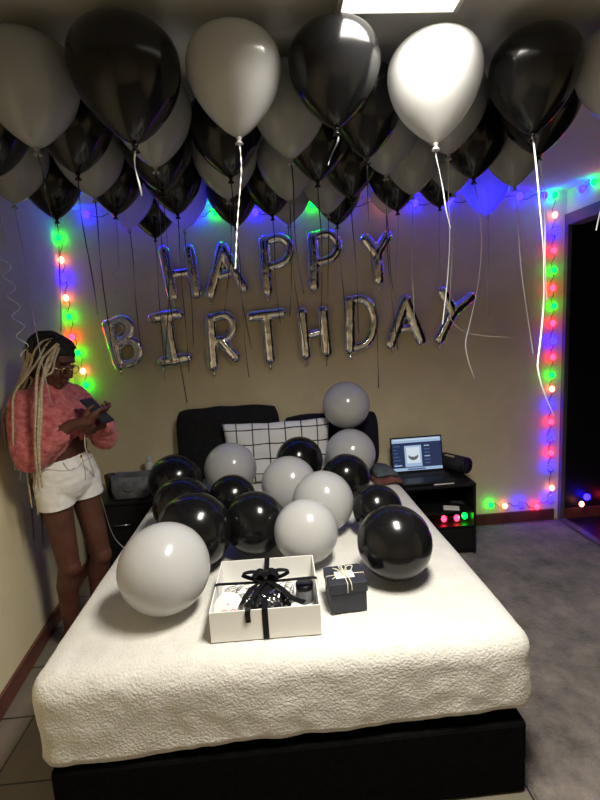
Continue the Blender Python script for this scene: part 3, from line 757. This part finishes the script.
# ------------------------------------------------------------------ fairy lights
bulb_me = {}
for k in 'bgrw':
    o = MB().ell((0, 0, 0), ((.024, .02, .026) if k == 'b' else (.018, .016, .022)), seg=12, rings=8).build('bulb', 'led_'+k); bulb_me[k] = o.data; bpy.data.objects.remove(o)
for o in [o for o in COL.objects if o.get('label') in [CEIL_LABELS[i] for i in GLOW_IN]]:
    c_, k_ = GLOW_IN[CEIL_LABELS.index(o['label'])]
    b = link('led_bulb', bulb_me[c_], o); b.location = (0, 0, .16); b.scale = (k_,)*3        # added glow inside the balloon, no bulb known there
CN = {'b': 'blue', 'g': 'green', 'r': 'red', 'w': 'warm white'}
def light_string(label, pts, colours, wig=.012, extra=()):
    t = thing('string_lights', label, 'string lights', pts[0])
    o0 = Vector(pts[0]); path = []
    P_ = [Vector(p) - o0 for p in pts]
    for a, b in zip(P_, P_[1:]):
        d = b - a; L = d.length; sag = Vector((wig if abs(d.z) > abs(d.x) else 0, 0, 0 if abs(d.z) > abs(d.x) else -wig*1.5))
        path += [a, a + d*.33 + sag + Vector((0, .004, 0)), a + d*.66 - sag*.6 + Vector((0, .004, 0))]
    path.append(P_[-1])
    MB().tube(spline(path, 3), .0022, 6).build('wire', 'wire', t)
    for p, c in zip(P_, colours):
        b = link('bulb', bulb_me[c], t); b.location = p + Vector((0, -.012, 0)); b['label'] = CN[c] + ' glowing bulb'
    return t
YW = D - .020
light_string('string of green, red and blue lights down the right corner and along the skirting',
             [(min(x, 2.06), YW if z > .1 else YW-.02, z) for x, z, c in STRING_R], [c for x, z, c in STRING_R])
light_string('string of green, blue and warm lights down the left corner behind the woman',
             [(max(x, -1.318), YW, z) for x, z, c in STRING_L], [c for x, z, c in STRING_L])
light_string('string of mostly blue lights draped along the top of the back wall behind the balloons',
             [(x, YW, min(z, 2.35)) for x, z, c in STRING_T], [c for x, z, c in STRING_T])
light_string('short string of lights in the dark opening right of the corner',
             [(XR+.13, D-.06, .13), (2.30, D-.045, .176), (2.45, D-.045, .16)], 'wbr')
light_string('few green and blue lights on the header wall above the dark opening',
             [(XR-.022, 3.08, 2.34), (XR-.022, 2.97, 2.35), (XR-.022, 2.80, 2.34)], 'bgr')
light_string('three small lights glowing inside the lowest shelf of the right nightstand',
             [(1.075, 2.875, .246), (1.16, 2.87, .247), (1.215, 2.875, .256)], 'rrg', wig=.004)

# ------------------------------------------------------------------ gifts on the bed
ZB = BT + .0045
gx0, gx1, gy0, gy1, gh = -.243, .110, 1.362, 1.697, .102
g = thing('gift_box', 'open white gift box tied with a black ribbon and bow on the bed', 'gift box', ((gx0+gx1)/2, (gy0+gy1)/2, ZB), -.02)
w, d = (gx1-gx0)/2, (gy1-gy0)/2
mb = MB(); th = .004
mb.box(-w, w, -d, d, 0, th); mb.box(-w, w, -d, -d+th, th, gh, bevel=.001); mb.box(-w, w, d-th, d, th, gh, bevel=.001)
mb.box(-w, -w+th, -d+th, d-th, th, gh, bevel=.001); mb.box(w-th, w, -d+th, d-th, th, gh, bevel=.001)
mb.build('box_tray', 'cardw', g)
X0 = .0
rb = MB()
rb.strip([(X0, -d-.002, .001), (X0, -d-.002, gh*.5), (X0, -d-.0015, gh+.001), (X0, -d+.02, gh+.002), (X0, 0, gh-.004), (X0, d-.02, gh+.001), (X0, d+.002, gh+.001), (X0, d+.002, .001)], .019, .001)
rb.strip([(-w-.002, -.005, .001), (-w-.002, -.005, gh), (-w+.01, -.005, gh+.003), (0, -.005, gh-.001), (w-.01, -.005, gh+.003), (w+.002, -.005, gh), (w+.002, -.005, .001)], .017, .001, side=Vector((0, 1, 0)))
rb.build('ribbon_band', 'satin', g)
bow = MB()
for a, ln, wd in ((.25, .085, .03), (PI-.25, .085, .03), (.9, .06, .026), (PI-.9, .062, .026), (-.5, .05, .024), (PI+.5, .05, .024), (PI/2, .05, .022)):
    u = Vector((math.cos(a), math.sin(a)*.6, 0)); c0 = Vector((X0, -.005, gh+.006))
    lp = spline([c0, c0+u*ln*.45+Vector((0, 0, .030)), c0+u*ln+Vector((0, 0, .020)), c0+u*ln*.55+Vector((0, 0, .004)), c0], 6)
    bow.strip(lp, .024, .001, side=Vector((-u.y, u.x, 0)).normalized())
bow.ell((X0, -.005, gh+.010), (.014, .013, .011))
for pts in ([(X0, -.005, gh+.008), (-.045, -.06, gh+.012), (-.075, -.125, gh-.002), (-.078, -.165, gh+.010)],
            [(X0, -.005, gh+.008), (.05, -.07, gh+.012), (.09, -.125, gh+.004), (.128, -.16, gh+.008)],
            [(X0, -.005, gh+.008), (-.03, -.09, gh+.010), (-.052, -d-.001, gh+.004), (-.054, -d-.004, gh-.040)]):
    bow.strip(spline(pts, 6), .017, .001, side=Vector((1, .5, 0)).normalized(), twist=.4)
bow.build('bow', 'satin', g)

# things lying in the open gift box
px, py, pz = -.068, 1.475, ZB + th + .0005
t = thing('glitter_pouch', 'black pouch with silver glitter flecks inside the white gift box', 'pouch', (px, py, pz))
body = MB(); body.ell((0, 0, .050), (.088, .078, .050), seg=28, rings=14)
pb = body.build('pouch_body', 'satin', t)
for v in pb.data.vertices: v.co.z = max(v.co.z, .0); v.co += Vector((0, 0, .006*noise.noise(v.co*40)))*(v.co.z > .01)
fl_ = MB(); rnd = random.Random(3)
for k in range(130):
    a, e_ = rnd.uniform(PI*1.0, PI*2.0), rnd.uniform(.25, 1.25)
    nrm = Vector((math.cos(a)*math.cos(e_), math.sin(a)*math.cos(e_), math.sin(e_)))
    c_ = Vector((nrm.x*.088, nrm.y*.078, .050+nrm.z*.050)) + nrm*.004
    q = nrm.to_track_quat('Z', 'Y').to_matrix().to_4x4(); q.translation = c_
    s_ = rnd.uniform(.002, .0055)
    fl_.box(-s_, s_, -s_*.45, s_*.45, -.001, .0012, mtx=q @ Matrix.Rotation(rnd.uniform(0, 3), 4, 'Z') @ Matrix.Rotation(rnd.uniform(-.5, .5), 4, 'X'))
fl_.build('glitter', 'glitter', t)['kind'] = 'stuff'
t = thing('greeting_card', 'round blush-white card with small pink marks in the front left of the gift box', 'card', (-.188, 1.402, pz+.030)); t.rotation_euler = (1.0, 0, .05)
MB().lathe([(.049, 0), (.0505, .0015), (.0505, .0035), (.049, .005)], Matrix.Translation((0, .046, .0)), 48).build('card_disc', 'offwhite', t)
mk = MB()
for sx in (-.016, .014):
    for k in range(3): mk.ell((sx+(-.007+.007*k), .040+.003*(k % 2), .0052), (.0042, .0022, .0009), seg=10, rings=6)
mk.ell((-.002, .060, .0052), (.003, .003, .0008), seg=10, rings=6); mk.ell((.022, .066, .0052), (.0025, .002, .0008), seg=10, rings=6)
mk.build('pink_marks', 'pink', t)
t = thing('candle_jar', 'grey glass jar with a dark lid at the right inside the gift box', 'jar', (.068, 1.55, pz))
MB().lathe([(.028, 0), (.031, .004), (.031, .046), (.028, .050)], n=32).build('jar_body', 'greyfelt', t)
MB().lathe([(.0315, .0505), (.032, .052), (.032, .064), (.030, .067)], n=32).build('lid', 'blackplastic', t)
t = thing('perfume_bottle', 'small silver-capped black bottle lying front right inside the gift box', 'bottle', (.054, 1.44, pz+.022), .5)
rx = Matrix.Rotation(PI/2, 4, 'Y')
MB().lathe([(.018, -.04), (.020, -.036), (.020, .018), (.012, .026)], rx, 24).build('bottle_body', 'blackplastic', t)
MB().lathe([(.013, .0265), (.0135, .029), (.0135, .046), (.011, .048)], rx, 24).build('cap', 'chrome', t)
tb = MB(); rnd = random.Random(9)
for k in range(44):
    x, y = rnd.uniform(gx0+.03, gx1-.03), rnd.uniform(1.585 if rnd.random() < .8 else 1.40, gy1-.03)
    a = rnd.uniform(0, 6.28); u = Vector((math.cos(a), math.sin(a), 0))*.03
    c_ = Vector((x, y, pz+rnd.uniform(.002, .012)))
    pts = [c_-u, c_-u*.3+Vector((0, 0, .008)), c_+u*.4+Vector((0, 0, .002)), c_+u]
    pts = [Vector((max(gx0+.012, min(gx1-.012, p.x)), max(gy0+.012, min(gy1-.012, p.y)), p.z)) for p in pts]
    tb.strip(spline(pts, 4), .004, .0005, side=Vector((-u.y, u.x, 0)).normalized())
tag(tb.build('shredded_paper', 'greyfelt'), 'grey shredded paper lining the back of the white gift box', 'paper', kind='stuff')

n_ = thing('gift_box', 'small closed navy gift box tied with cream cord, right of the white one', 'gift box', (.211, 1.520, ZB), .06)
MB().box(-.062, .062, -.060, .060, 0, .080, bevel=.0015).build('box_body', 'navy', n_)
lidb = MB(); lidb.box(-.066, .066, -.064, .064, .072, .108, bevel=.002); lidb.build('lid', 'navy', n_)
tg = MB().box(-.036, .030, -.028, .020, .1083, .1098, bevel=.0004).build('tag', 'paper', n_)
cd = MB()
cd.tube([(-.0675, -.004, .074), (-.0672, -.004, .109), (0, -.004, .1112), (.0672, -.004, .109), (.0675, -.004, .074)], .0016, 6)
cd.tube([(-.004, -.0655, .074), (-.004, -.0652, .109), (-.004, 0, .1112), (-.004, .0652, .109), (-.004, .0655, .074)], .0016, 6)
cd.build('cord', 'cream', n_)
bw = MB()
for a, ln in ((.5, .040), (2.7, .040), (1.3, .034), (1.9, .036)):
    u = Vector((math.cos(a), math.sin(a), 0)); c0 = Vector((-.004, -.004, .113))
    bw.tube(spline([c0, c0+u*ln*.5+Vector((0, 0, .016))+Vector((-u.y, u.x, 0))*.008, c0+u*ln+Vector((0, 0, .014)), c0+u*ln*.5+Vector((0, 0, .004))-Vector((-u.y, u.x, 0))*.008, c0], 5), .0015, 6)
bw.tube(spline([(-.004, -.004, .113), (.004, -.03, .116), (.008, -.0665, .110), (.010, -.0675, .085)], 5), .0017, 6)
bw.tube(spline([(-.004, -.004, .113), (-.03, -.02, .116), (-.05, -.03, .1105)], 5), .0015, 6)
bw.build('bow', 'cream', n_)
# ------------------------------------------------------------------ the woman by the left wall
W_ROOT = Vector((-1.02, 2.31, 0)); W_ROT = math.atan2(-.40, .92)
woman = thing('person', 'woman in fuzzy pink sweater and white shorts looking down at a phone by left wall', 'person', W_ROOT, W_ROT)
WM = Matrix.Translation(W_ROOT) @ Matrix.Rotation(W_ROT, 4, 'Z'); WMI = WM.inverted()
def V(*a): return Vector(a)
HC = V(.075, -.10, 1.450)
HR = (Matrix.Rotation(.14, 4, 'Z') @ Matrix.Rotation(.42, 4, 'Y')).to_3x3()     # head turned a little, chin down
def hp(x, y, z): return HC + HR @ V(x, y, z)
PC = V(.285, -.085, 1.225)                                # phone centre
pa = V(.70, .05, .66).normalized(); pb = V(-.05, 1, 0).normalized(); pn = pa.cross(pb); pn = pn if pn.x < 0 else -pn
pb = (pb - pa*pb.dot(pa)).normalized(); pn = pa.cross(pb); pn = -pn if pn.x > 0 else pn
def php(a, b, n): return PC + pa*a + pb*b + pn*n
J = dict(ankR=V(-.05, -.085, .085), kneeR=V(.02, -.11, .45), hipR=V(.005, -.125, .83), ankL=V(.0, .055, .085), kneeL=V(.075, .04, .45), hipL=V(.03, .025, .83),
         shR=V(.01, -.215, 1.275), elR=V(.05, -.250, 1.05), wrR=V(.205, -.165, 1.175), shL=V(.03, .045, 1.28), elL=V(.13, .10, 1.055), wrL=V(.225, -.005, 1.158))
mb = MB()
for s in 'RL':
    a, k, h = J['ank'+s], J['knee'+s], J['hip'+s]
    calf = k.lerp(a, .30) + V(-.016, 0, 0)
    mb.cone(h, k, .072, .049, 20); mb.cone(k, calf, .050, .052, 18); mb.cone(calf, a, .050, .034, 18)
    mb.ell(k + V(.012, 0, 0), (.045, .046, .055))
    heel = V(a.x-.025, a.y, .034); ball = V(a.x+.125, a.y+(.012 if s == 'L' else -.012), .030)
    mb.cone(a, heel, .034, .028, 16); mb.cone(heel, ball, .030, .026, 16); mb.cone(a, ball, .032, .022, 16)
    for t in range(5):
        o = V(0, (t-2)*.015*(1 if s == 'L' else -1), -.006)
        mb.cone(ball+o, ball+o+V(.052-.006*abs(t-1), 0, -.006), .0105, .0085, 10)
    mb.cone(J['sh'+s], J['el'+s], .046, .037, 18)
    mb.cone(J['el'+s], J['wr'+s].lerp(J['el'+s], .6), .037, .037, 18); mb.cone(J['wr'+s].lerp(J['el'+s], .6), J['wr'+s], .037, .024, 18)
mb.ell((.015, -.055, .90), (.100, .138, .115)); mb.ell((-.035, -.115, .865), (.085, .08, .085)); mb.ell((-.025, .005, .865), (.085, .08, .085))
mb.ell((.03, -.065, 1.04), (.088, .125, .12)); mb.ell((.025, -.085, 1.18), (.10, .145, .13))
mb.cone(J['shR']+V(0, .02, 0), J['shL']+V(0, -.02, 0), .052, .052, 18)
mb.cone((.02, -.095, 1.27), (.045, -.098, 1.40), .060, .046, 20)
# head: skull, face, jaw, nose, cheeks, brow, ears
def he(c, r): mb.ell(hp(*c), r, HR)
he((-.012, 0, .030), (.094, .074, .082)); he((.028, 0, -.030), (.062, .058, .078)); he((.055, 0, -.090), (.026, .028, .022)); he((.036, 0, -.072), (.042, .046, .034))
he((.066, 0, .036), (.026, .050, .016))
for s in (-1, 1):
    he((.060, s*.036, -.028), (.026, .024, .026)); he((-.004, s*.074, -.012), (.017, .009, .029)); he((.092, s*.011, -.030), (.010, .008, .007))
mb.cone(hp(.086, 0, .014), hp(.104, 0, -.026), .009, .0125, 12)
# right hand: palm behind the phone, fingers round its left edge, thumb up its right side
mb.ell(php(-.006, -.046, -.024), (.018, .024, .042), Matrix((pn, pb, pa)).transposed())
mb.cone(J['wrR'], php(-.03, -.050, -.026), .024, .022, 14)
for k, a in enumerate((.034, .013, -.008, -.028)):
    ln = (.93, 1, .95, .8)[k]
    ch = [php(a, -.034, -.022), php(a+.004, .0, -.021), php(a+.005, .034*ln+.002, -.019), php(a+.005, .047, -.004), php(a+.004, .047-.016*ln, .012)]
    for q, (u, v) in enumerate(zip(ch, ch[1:])): mb.cone(u, v, .0092-.0006*q, .0086-.0006*q, 10)
ch = [php(-.045, -.046, -.014), php(-.022, -.054, .004), php(.004, -.042, .015), php(.020, -.026, .016)]
for q, (u, v) in enumerate(zip(ch, ch[1:])): mb.cone(u, v, .0115-.001*q, .0105-.001*q, 10)
# left hand: cupped under the lower end of the phone
mb.ell(php(-.070, .040, -.040), (.016, .030, .030), Matrix((pn, pb, pa)).transposed())
mb.cone(J['wrL'], php(-.068, .046, -.040), .024, .022, 14)
for k, a in enumerate((-.050, -.067, -.084, -.100)):
    ln = (.95, 1, .93, .78)[k]
    ch = [php(a, .018, -.044), php(a, -.014*ln, -.047), php(a, -.040*ln, -.040), php(a, -.052*ln, -.024)]
    for q, (u, v) in enumerate(zip(ch, ch[1:])): mb.cone(u, v, .0090-.0006*q, .0084-.0006*q, 10)
ch = [php(-.085, .048, -.022), php(-.070, .052, .000), php(-.048, .040, .012), php(-.032, .028, .014)]
for q, (u, v) in enumerate(zip(ch, ch[1:])): mb.cone(u, v, .0115-.001*q, .0105-.001*q, 10)
body = mb.build('body', 'skin'); fuse(body, .0044, 3); body.parent = woman

for s in (-1, 1):
    e = MB(); e.use('eye').ell(hp(.076, s*.031, .006), (.0105, .0125, .0085), HR, 14, 10); e.use('iris').ell(hp(.0828, s*.030, -.001), (.0045, .0055, .0055), HR, 10, 8)
    e.use('skin').ell(hp(.0775, s*.031, .0075), (.0120, .0148, .0085), HR, 14, 10); e.build('eye', None, woman)
    MB().tube(spline([hp(.085, s*.014, .030), hp(.086, s*.030, .034), hp(.074, s*.048, .028)], 5), [.003]*10 + [.0018], 8).build('eyebrow', 'hair', woman)
lp = MB(); lp.ell(hp(.087, 0, -.051), (.011, .022, .0062), HR); lp.ell(hp(.085, 0, -.061), (.011, .020, .0068), HR); lp.build('lips', 'lips', woman)

# hair: dark roots over the skull, then long blonde braids
h = MB(); h.ell(hp(-.026, 0, .034), (.098, .084, .092), HR, 28, 18); h.ell(hp(-.060, 0, -.030), (.055, .066, .075), HR); h.ell(hp(.020, 0, .075), (.058, .066, .046), HR)
for s in (-1, 1): h.ell(hp(.012, s*.058, .045), (.050, .024, .048), HR)
hair = h.build('hair', 'hair'); fuse(hair, .006, 3, lambda p, n: .002*noise.noise(p*90)); hair.parent = woman

# pink sweater, cropped, hem slanting up to the front
sw = MB()
sw.ell((.022, -.095, 1.190), (.138, .175, .135), seg=28, rings=16); sw.ell((.01, -.150, 1.085), (.130, .130, .110)); sw.ell((.045, -.02, 1.145), (.110, .115, .090))
sw.cone(J['shR']+V(0, .03, .0), J['shL']+V(0, -.03, .0), .066, .066, 20); sw.cone((.022, -.095, 1.28), (.035, -.097, 1.345), .085, .066, 22)
for s in 'RL':
    e, w_ = J['el'+s], J['wr'+s]; b_ = .0 if s == 'R' else -.008
    sw.cone(J['sh'+s], e+V(-.005, 0, .03), .068+b_, .080+b_, 22); sw.ell(e+V(0, 0, .012), (.080+b_, .074+b_, .074+b_)); sw.cone(e, w_.lerp(e, .34 if s == 'R' else .12), .072+b_, .050, 20)
swo = sw.build('sweater', 'sweater')
fuse(swo, .0075, 6, lambda p, n: .010*noise.noise((p.x*9, p.y*9, p.z*7)) + .0055*noise.noise((p.x*42, p.y*42, p.z*42)) + .0035*noise.noise((p.x*95, p.y*95, p.z*95)))
def seg_dist(p, a, b):
    t = max(0, min(1, (p-a).dot(b-a)/(b-a).length_squared)); return (p-(a+(b-a)*t)).length
def cut(o, co, no, keep=()):
    bm = bmesh.new(); bm.from_mesh(o.data)
    vs = [v for v in bm.verts if not any(seg_dist(v.co, a, b) < r for a, b, r in keep)]; ok_ = set(vs)
    es = [e for e in bm.edges if e.verts[0] in ok_ and e.verts[1] in ok_]; fs = [f for f in bm.faces if all(v in ok_ for v in f.verts)]
    bmesh.ops.bisect_plane(bm, geom=vs+es+fs, plane_co=co, plane_no=no, clear_outer=True)
    bm.to_mesh(o.data); bm.free()
    for p in o.data.polygons: p.use_smooth = True
def cut_all(o, co, no, thick=.005):
    bm = bmesh.new(); bm.from_mesh(o.data)
    bmesh.ops.bisect_plane(bm, geom=bm.verts[:]+bm.edges[:]+bm.faces[:], plane_co=co, plane_no=no, clear_outer=True)
    bm.to_mesh(o.data); bm.free()
    for p in o.data.polygons: p.use_smooth = True
cut(swo, V(.02, -.09, 1.075), V(.10, .42, -1).normalized(), [(J['elL'], J['wrL'], .115), (J['shL'], J['elL'], .10), (J['elR'], J['wrR'], .09)])
k = swo.modifiers.new('thick', 'SOLIDIFY'); k.thickness = .008; k.offset = -1; swo.parent = woman

# white denim shorts
sh = MB(); sh.ell((.016, -.055, .915), (.120, .152, .155), seg=28, rings=16); sh.ell((-.04, -.105, .865), (.088, .080, .09)); sh.ell((-.03, .000, .865), (.088, .080, .09))
for s in 'RL': sh.cone(J['hip'+s]+V(0, 0, .05), J['hip'+s].lerp(J['knee'+s], .30), .086, .081, 22)
sho = sh.build('shorts', 'denim')
fuse(sho, .007, 6, lambda p, n: .004*noise.noise((p.x*10, p.y*10, p.z*26)) + .0022*noise.noise((p.x*30, p.y*30, p.z*50)))
cut(sho, V(0, 0, 1.042), V(0, 0, 1)); cut(sho, V(0, -.055, .772), V(.0, .05, -1).normalized())
k = sho.modifiers.new('thick', 'SOLIDIFY'); k.thickness = .006; k.offset = -1; sho.parent = woman
bpy.context.view_layer.update()
def onto(o, p, off):
    ok, loc, n, _ = o.closest_point_on_mesh(p); return loc + n*off
pts = [onto(sho, V(.2, y, z), .001) for y, z in ((-.19, 1.03), (-.185, 1.005), (-.165, .985), (-.13, .985))]
MB().tube(spline(pts, 4), .0022, 6).build('pocket_seam', 'stitch', sho)
pts = [onto(sho, V(.2, -.055, z), .001) for z in (1.03, .99, .95, .91, .87)]
MB().tube(spline(pts, 4), .0022, 6).build('fly_seam', 'stitch', sho)
bp_ = onto(sho, V(.2, -.05, 1.028), .002)
MB().ell(bp_, (.004, .008, .008)).build('button', 'gold', sho)
ring_ = [onto(sho, V(.016+.3*math.cos(2*PI*k/40), -.055+.3*math.sin(2*PI*k/40), 1.006), .0012) for k in range(40)]
MB().tube(ring_ + ring_[:1], .0018, 6).build('waistband_seam', 'stitch', sho)

# blonde braids, dark at the roots, lying over the sweater
def off_wall(p):
    q = WM @ p; q.x = max(q.x, left_x(q.y)+.016); return WMI @ q
def clear_of(o, p, off):
    ok, loc, n, _ = o.closest_point_on_mesh(p)
    if ok and (p - loc).dot(n) < off: return loc + n*off
    return p
for i, br in enumerate(BRAIDS):
    rnd = random.Random(i)
    P_ = [WMI @ Vector(q) for q in br]
    ok, loc, n, _ = hair.closest_point_on_mesh(P_[0]); P_[0] = loc + n*.004
    part = hp(.045-.012*(i % 4), .012-.006*(i % 3), .135)
    ok, l2, n2, _ = hair.closest_point_on_mesh(part); mid = (l2+P_[0])/2
    ok, l3, n3, _ = hair.closest_point_on_mesh(mid + n2*.03); P_ = [l2 + n2*.003, l3 + n3*.004] + P_
    path = spline(P_, 8); path = [clear_of(swo, clear_of(hair, p, .006), .008) for p in path]
    for _k in range(2): path = [path[0]] + [(path[a-1]+path[a]*2+path[a+1])/4 for a in range(1, len(path)-1)] + [path[-1]]
    path = [off_wall(p) for p in path]
    dense = spline(path, 3); r0 = (.0062 if i < 3 else .0048)
    rr = [r0*(1+.16*math.sin(k*1.9))*(1 if k < len(dense)*.85 else 1-.5*(k-len(dense)*.85)/(len(dense)*.15)) for k in range(len(dense))]
    k0 = int(len(dense)*(.19 if i < 6 else .40))
    m_ = MB(); m_.use('hair').tube(dense[:k0+1], rr[:k0+1], 8); m_.use('blonde').tube(dense[k0:], rr[k0:], 8)
    if i in (8, 9): m_.mats[1] = 'hair'
    m_.build('braid', None, woman)
# rows of braids running back over the skull and hanging behind the shoulders
for i in range(16):
    a = -1.25 + 2.5*i/15; rnd = random.Random(i+40); P_ = []
    for t in (0, .25, .5, .75, 1.0):
        th_ = 1.0 - 1.95*t                                   # from the hairline over the crown to the nape
        d_ = HR @ V(math.sin(th_)*math.cos(a*.9), math.sin(a), math.cos(th_)*math.cos(a*.55)+.05)
        ok, loc, n, _ = hair.closest_point_on_mesh(HC + HR @ V(-.02, 0, .03) + d_*.16); P_.append(loc + n*.003)
    e_ = P_[-1]; P_ += [e_ + V(-.02+rnd.uniform(-.01, .01), rnd.uniform(-.02, .02), -.08), V(-.13+rnd.uniform(-.02, .01), -.095+a*.09, 1.22), V(-.135+rnd.uniform(-.02, .01), -.095+a*.10, rnd.uniform(.98, 1.08))]
    path = spline(P_, 7); path = path[:28] + [clear_of(swo, clear_of(hair, p, .005), .008) for p in path[28:]]; path = [off_wall(p) for p in path]
    k0 = 33; rr = [.0052*(1+.15*math.sin(k*2.1)) for k in range(len(path))]
    m_ = MB(); m_.use('hair').tube(path[:k0+1], rr[:k0+1], 7); m_.use('blonde').tube(path[k0:], rr[k0:], 7); m_.build('braid', None, woman)

# glasses
gl = MB()
for s in (-1, 1):
    c = [hp(.099, s*.031+.023*math.cos(2*PI*k/28), .000+.020*math.sin(2*PI*k/28)) for k in range(28)]
    gl.tube(c+c[:1], .0014, 6); gl.tube([hp(.099, s*.054, .004), hp(.05, s*.074, .006), hp(.0, s*.080, .006)], .0013, 6)
gl.tube(spline([hp(.099, -.008, .003), hp(.104, 0, .007), hp(.099, .008, .003)], 4), .0014, 6)
glo = gl.build('glasses', 'gold', woman)
for s in (-1, 1):
    q = [[hp(.099+dx, s*.031+.0225*math.cos(2*PI*k/28), .0195*math.sin(2*PI*k/28)) for k in range(28)] for dx in (0, .001)]
    MB().rings(q, smooth=False).build('lens', 'glass', glo)
# sandals
for s in 'RL':
    a = J['ank'+s]; q = -.012 if s == 'R' else .012
    sd = MB(); sd.use('blackmat')
    out = [(-.055, .0), (-.045, .028), (.0, .031), (.09, .040), (.15, .036), (.185, .0), (.15, -.036), (.09, -.040), (.0, -.031), (-.045, -.028)]
    sd.rings([[V(a.x+x, a.y+y+q*max(0, x)/.125, z) for x, y in out] for z in (.0008, .0045)], smooth=False)
    so = sd.build('sandal', None, woman)
    MB().tube(spline([V(a.x+.09, a.y+q-.040, .008), V(a.x+.085, a.y+q-.026, .05), V(a.x+.085, a.y+q, .062), V(a.x+.085, a.y+q+.026, .05), V(a.x+.09, a.y+q+.040, .008)], 5), .006, 8).build('strap', 'bottle', so)

# her phone, and its charging cable
phn = thing('smartphone', 'dark smartphone held up in both hands by the woman', 'phone', WM @ PC)
pw = Matrix((pb, pa, pn)).transposed().to_4x4(); wr3 = WM.to_3x3().to_4x4() @ pw
phn.rotation_euler = wr3.to_euler()
MB().box(-.037, .037, -.0775, .0775, -.0045, .0045, bevel=.003).build('phone_body', 'blackplastic', phn)
MB().box(-.0335, .0335, -.073, .073, .0046, .0050).build('screen', 'blackmat', phn)
cb = MB(); st = WM @ php(-.0785, 0, 0)
path = [st, WM @ php(-.10, 0, -.004)] + [Vector(q) for q in CABLE[2:]] + [Vector((-.925, 2.77, .20)), Vector((-.93, 2.79, .06)), Vector((-.95, 2.76, .004))]
cb.tube(spline(path, 8), .0026, 8)
co = thing('charging_cable', 'thin white cable hanging from the phone down towards the left nightstand', 'cable', st)
q = cb.build('cable', 'cable'); q.parent = co; q.matrix_parent_inverse = Matrix.Translation(-st)
q = MB().cone(WM @ php(-.0785, 0, 0), WM @ php(-.098, 0, -.002), .0045, .004, 10).build('connector', 'cable'); q.parent = co; q.matrix_parent_inverse = Matrix.Translation(-st)

# ------------------------------------------------------------------ camera, world, view
FW, RT, UP = Vector((.05741169, .98753916, -.1465275)), Vector((.99624363, -.06620044, -.05582227)), Vector((.06482686, .14277223, .98763028))
cam = bpy.data.cameras.new('camera'); co_ = bpy.data.objects.new('camera', cam); COL.objects.link(co_)
mw = Matrix((RT, UP, -FW)).transposed().to_4x4(); mw.translation = Vector((0, 0, 1.527)); co_.matrix_world = mw
cam.sensor_fit = 'VERTICAL'; cam.sensor_height = 36; cam.lens = 36*464.656/800; cam.clip_start = .02
SC.camera = co_
w = bpy.data.worlds.new('world'); SC.world = w; w.use_nodes = True
w.node_tree.nodes['Background'].inputs[0].default_value = (.02, .02, .022, 1); w.node_tree.nodes['Background'].inputs[1].default_value = .3
SC.view_settings.view_transform = 'Standard'; SC.view_settings.look = 'None'; SC.view_settings.exposure = 0.0; SC.view_settings.gamma = 1.0
SC.view_settings.use_curve_mapping = False
SC.cycles.max_bounces = 8; SC.cycles.diffuse_bounces = 4; SC.cycles.glossy_bounces = 4
SC.cycles.use_denoising = True
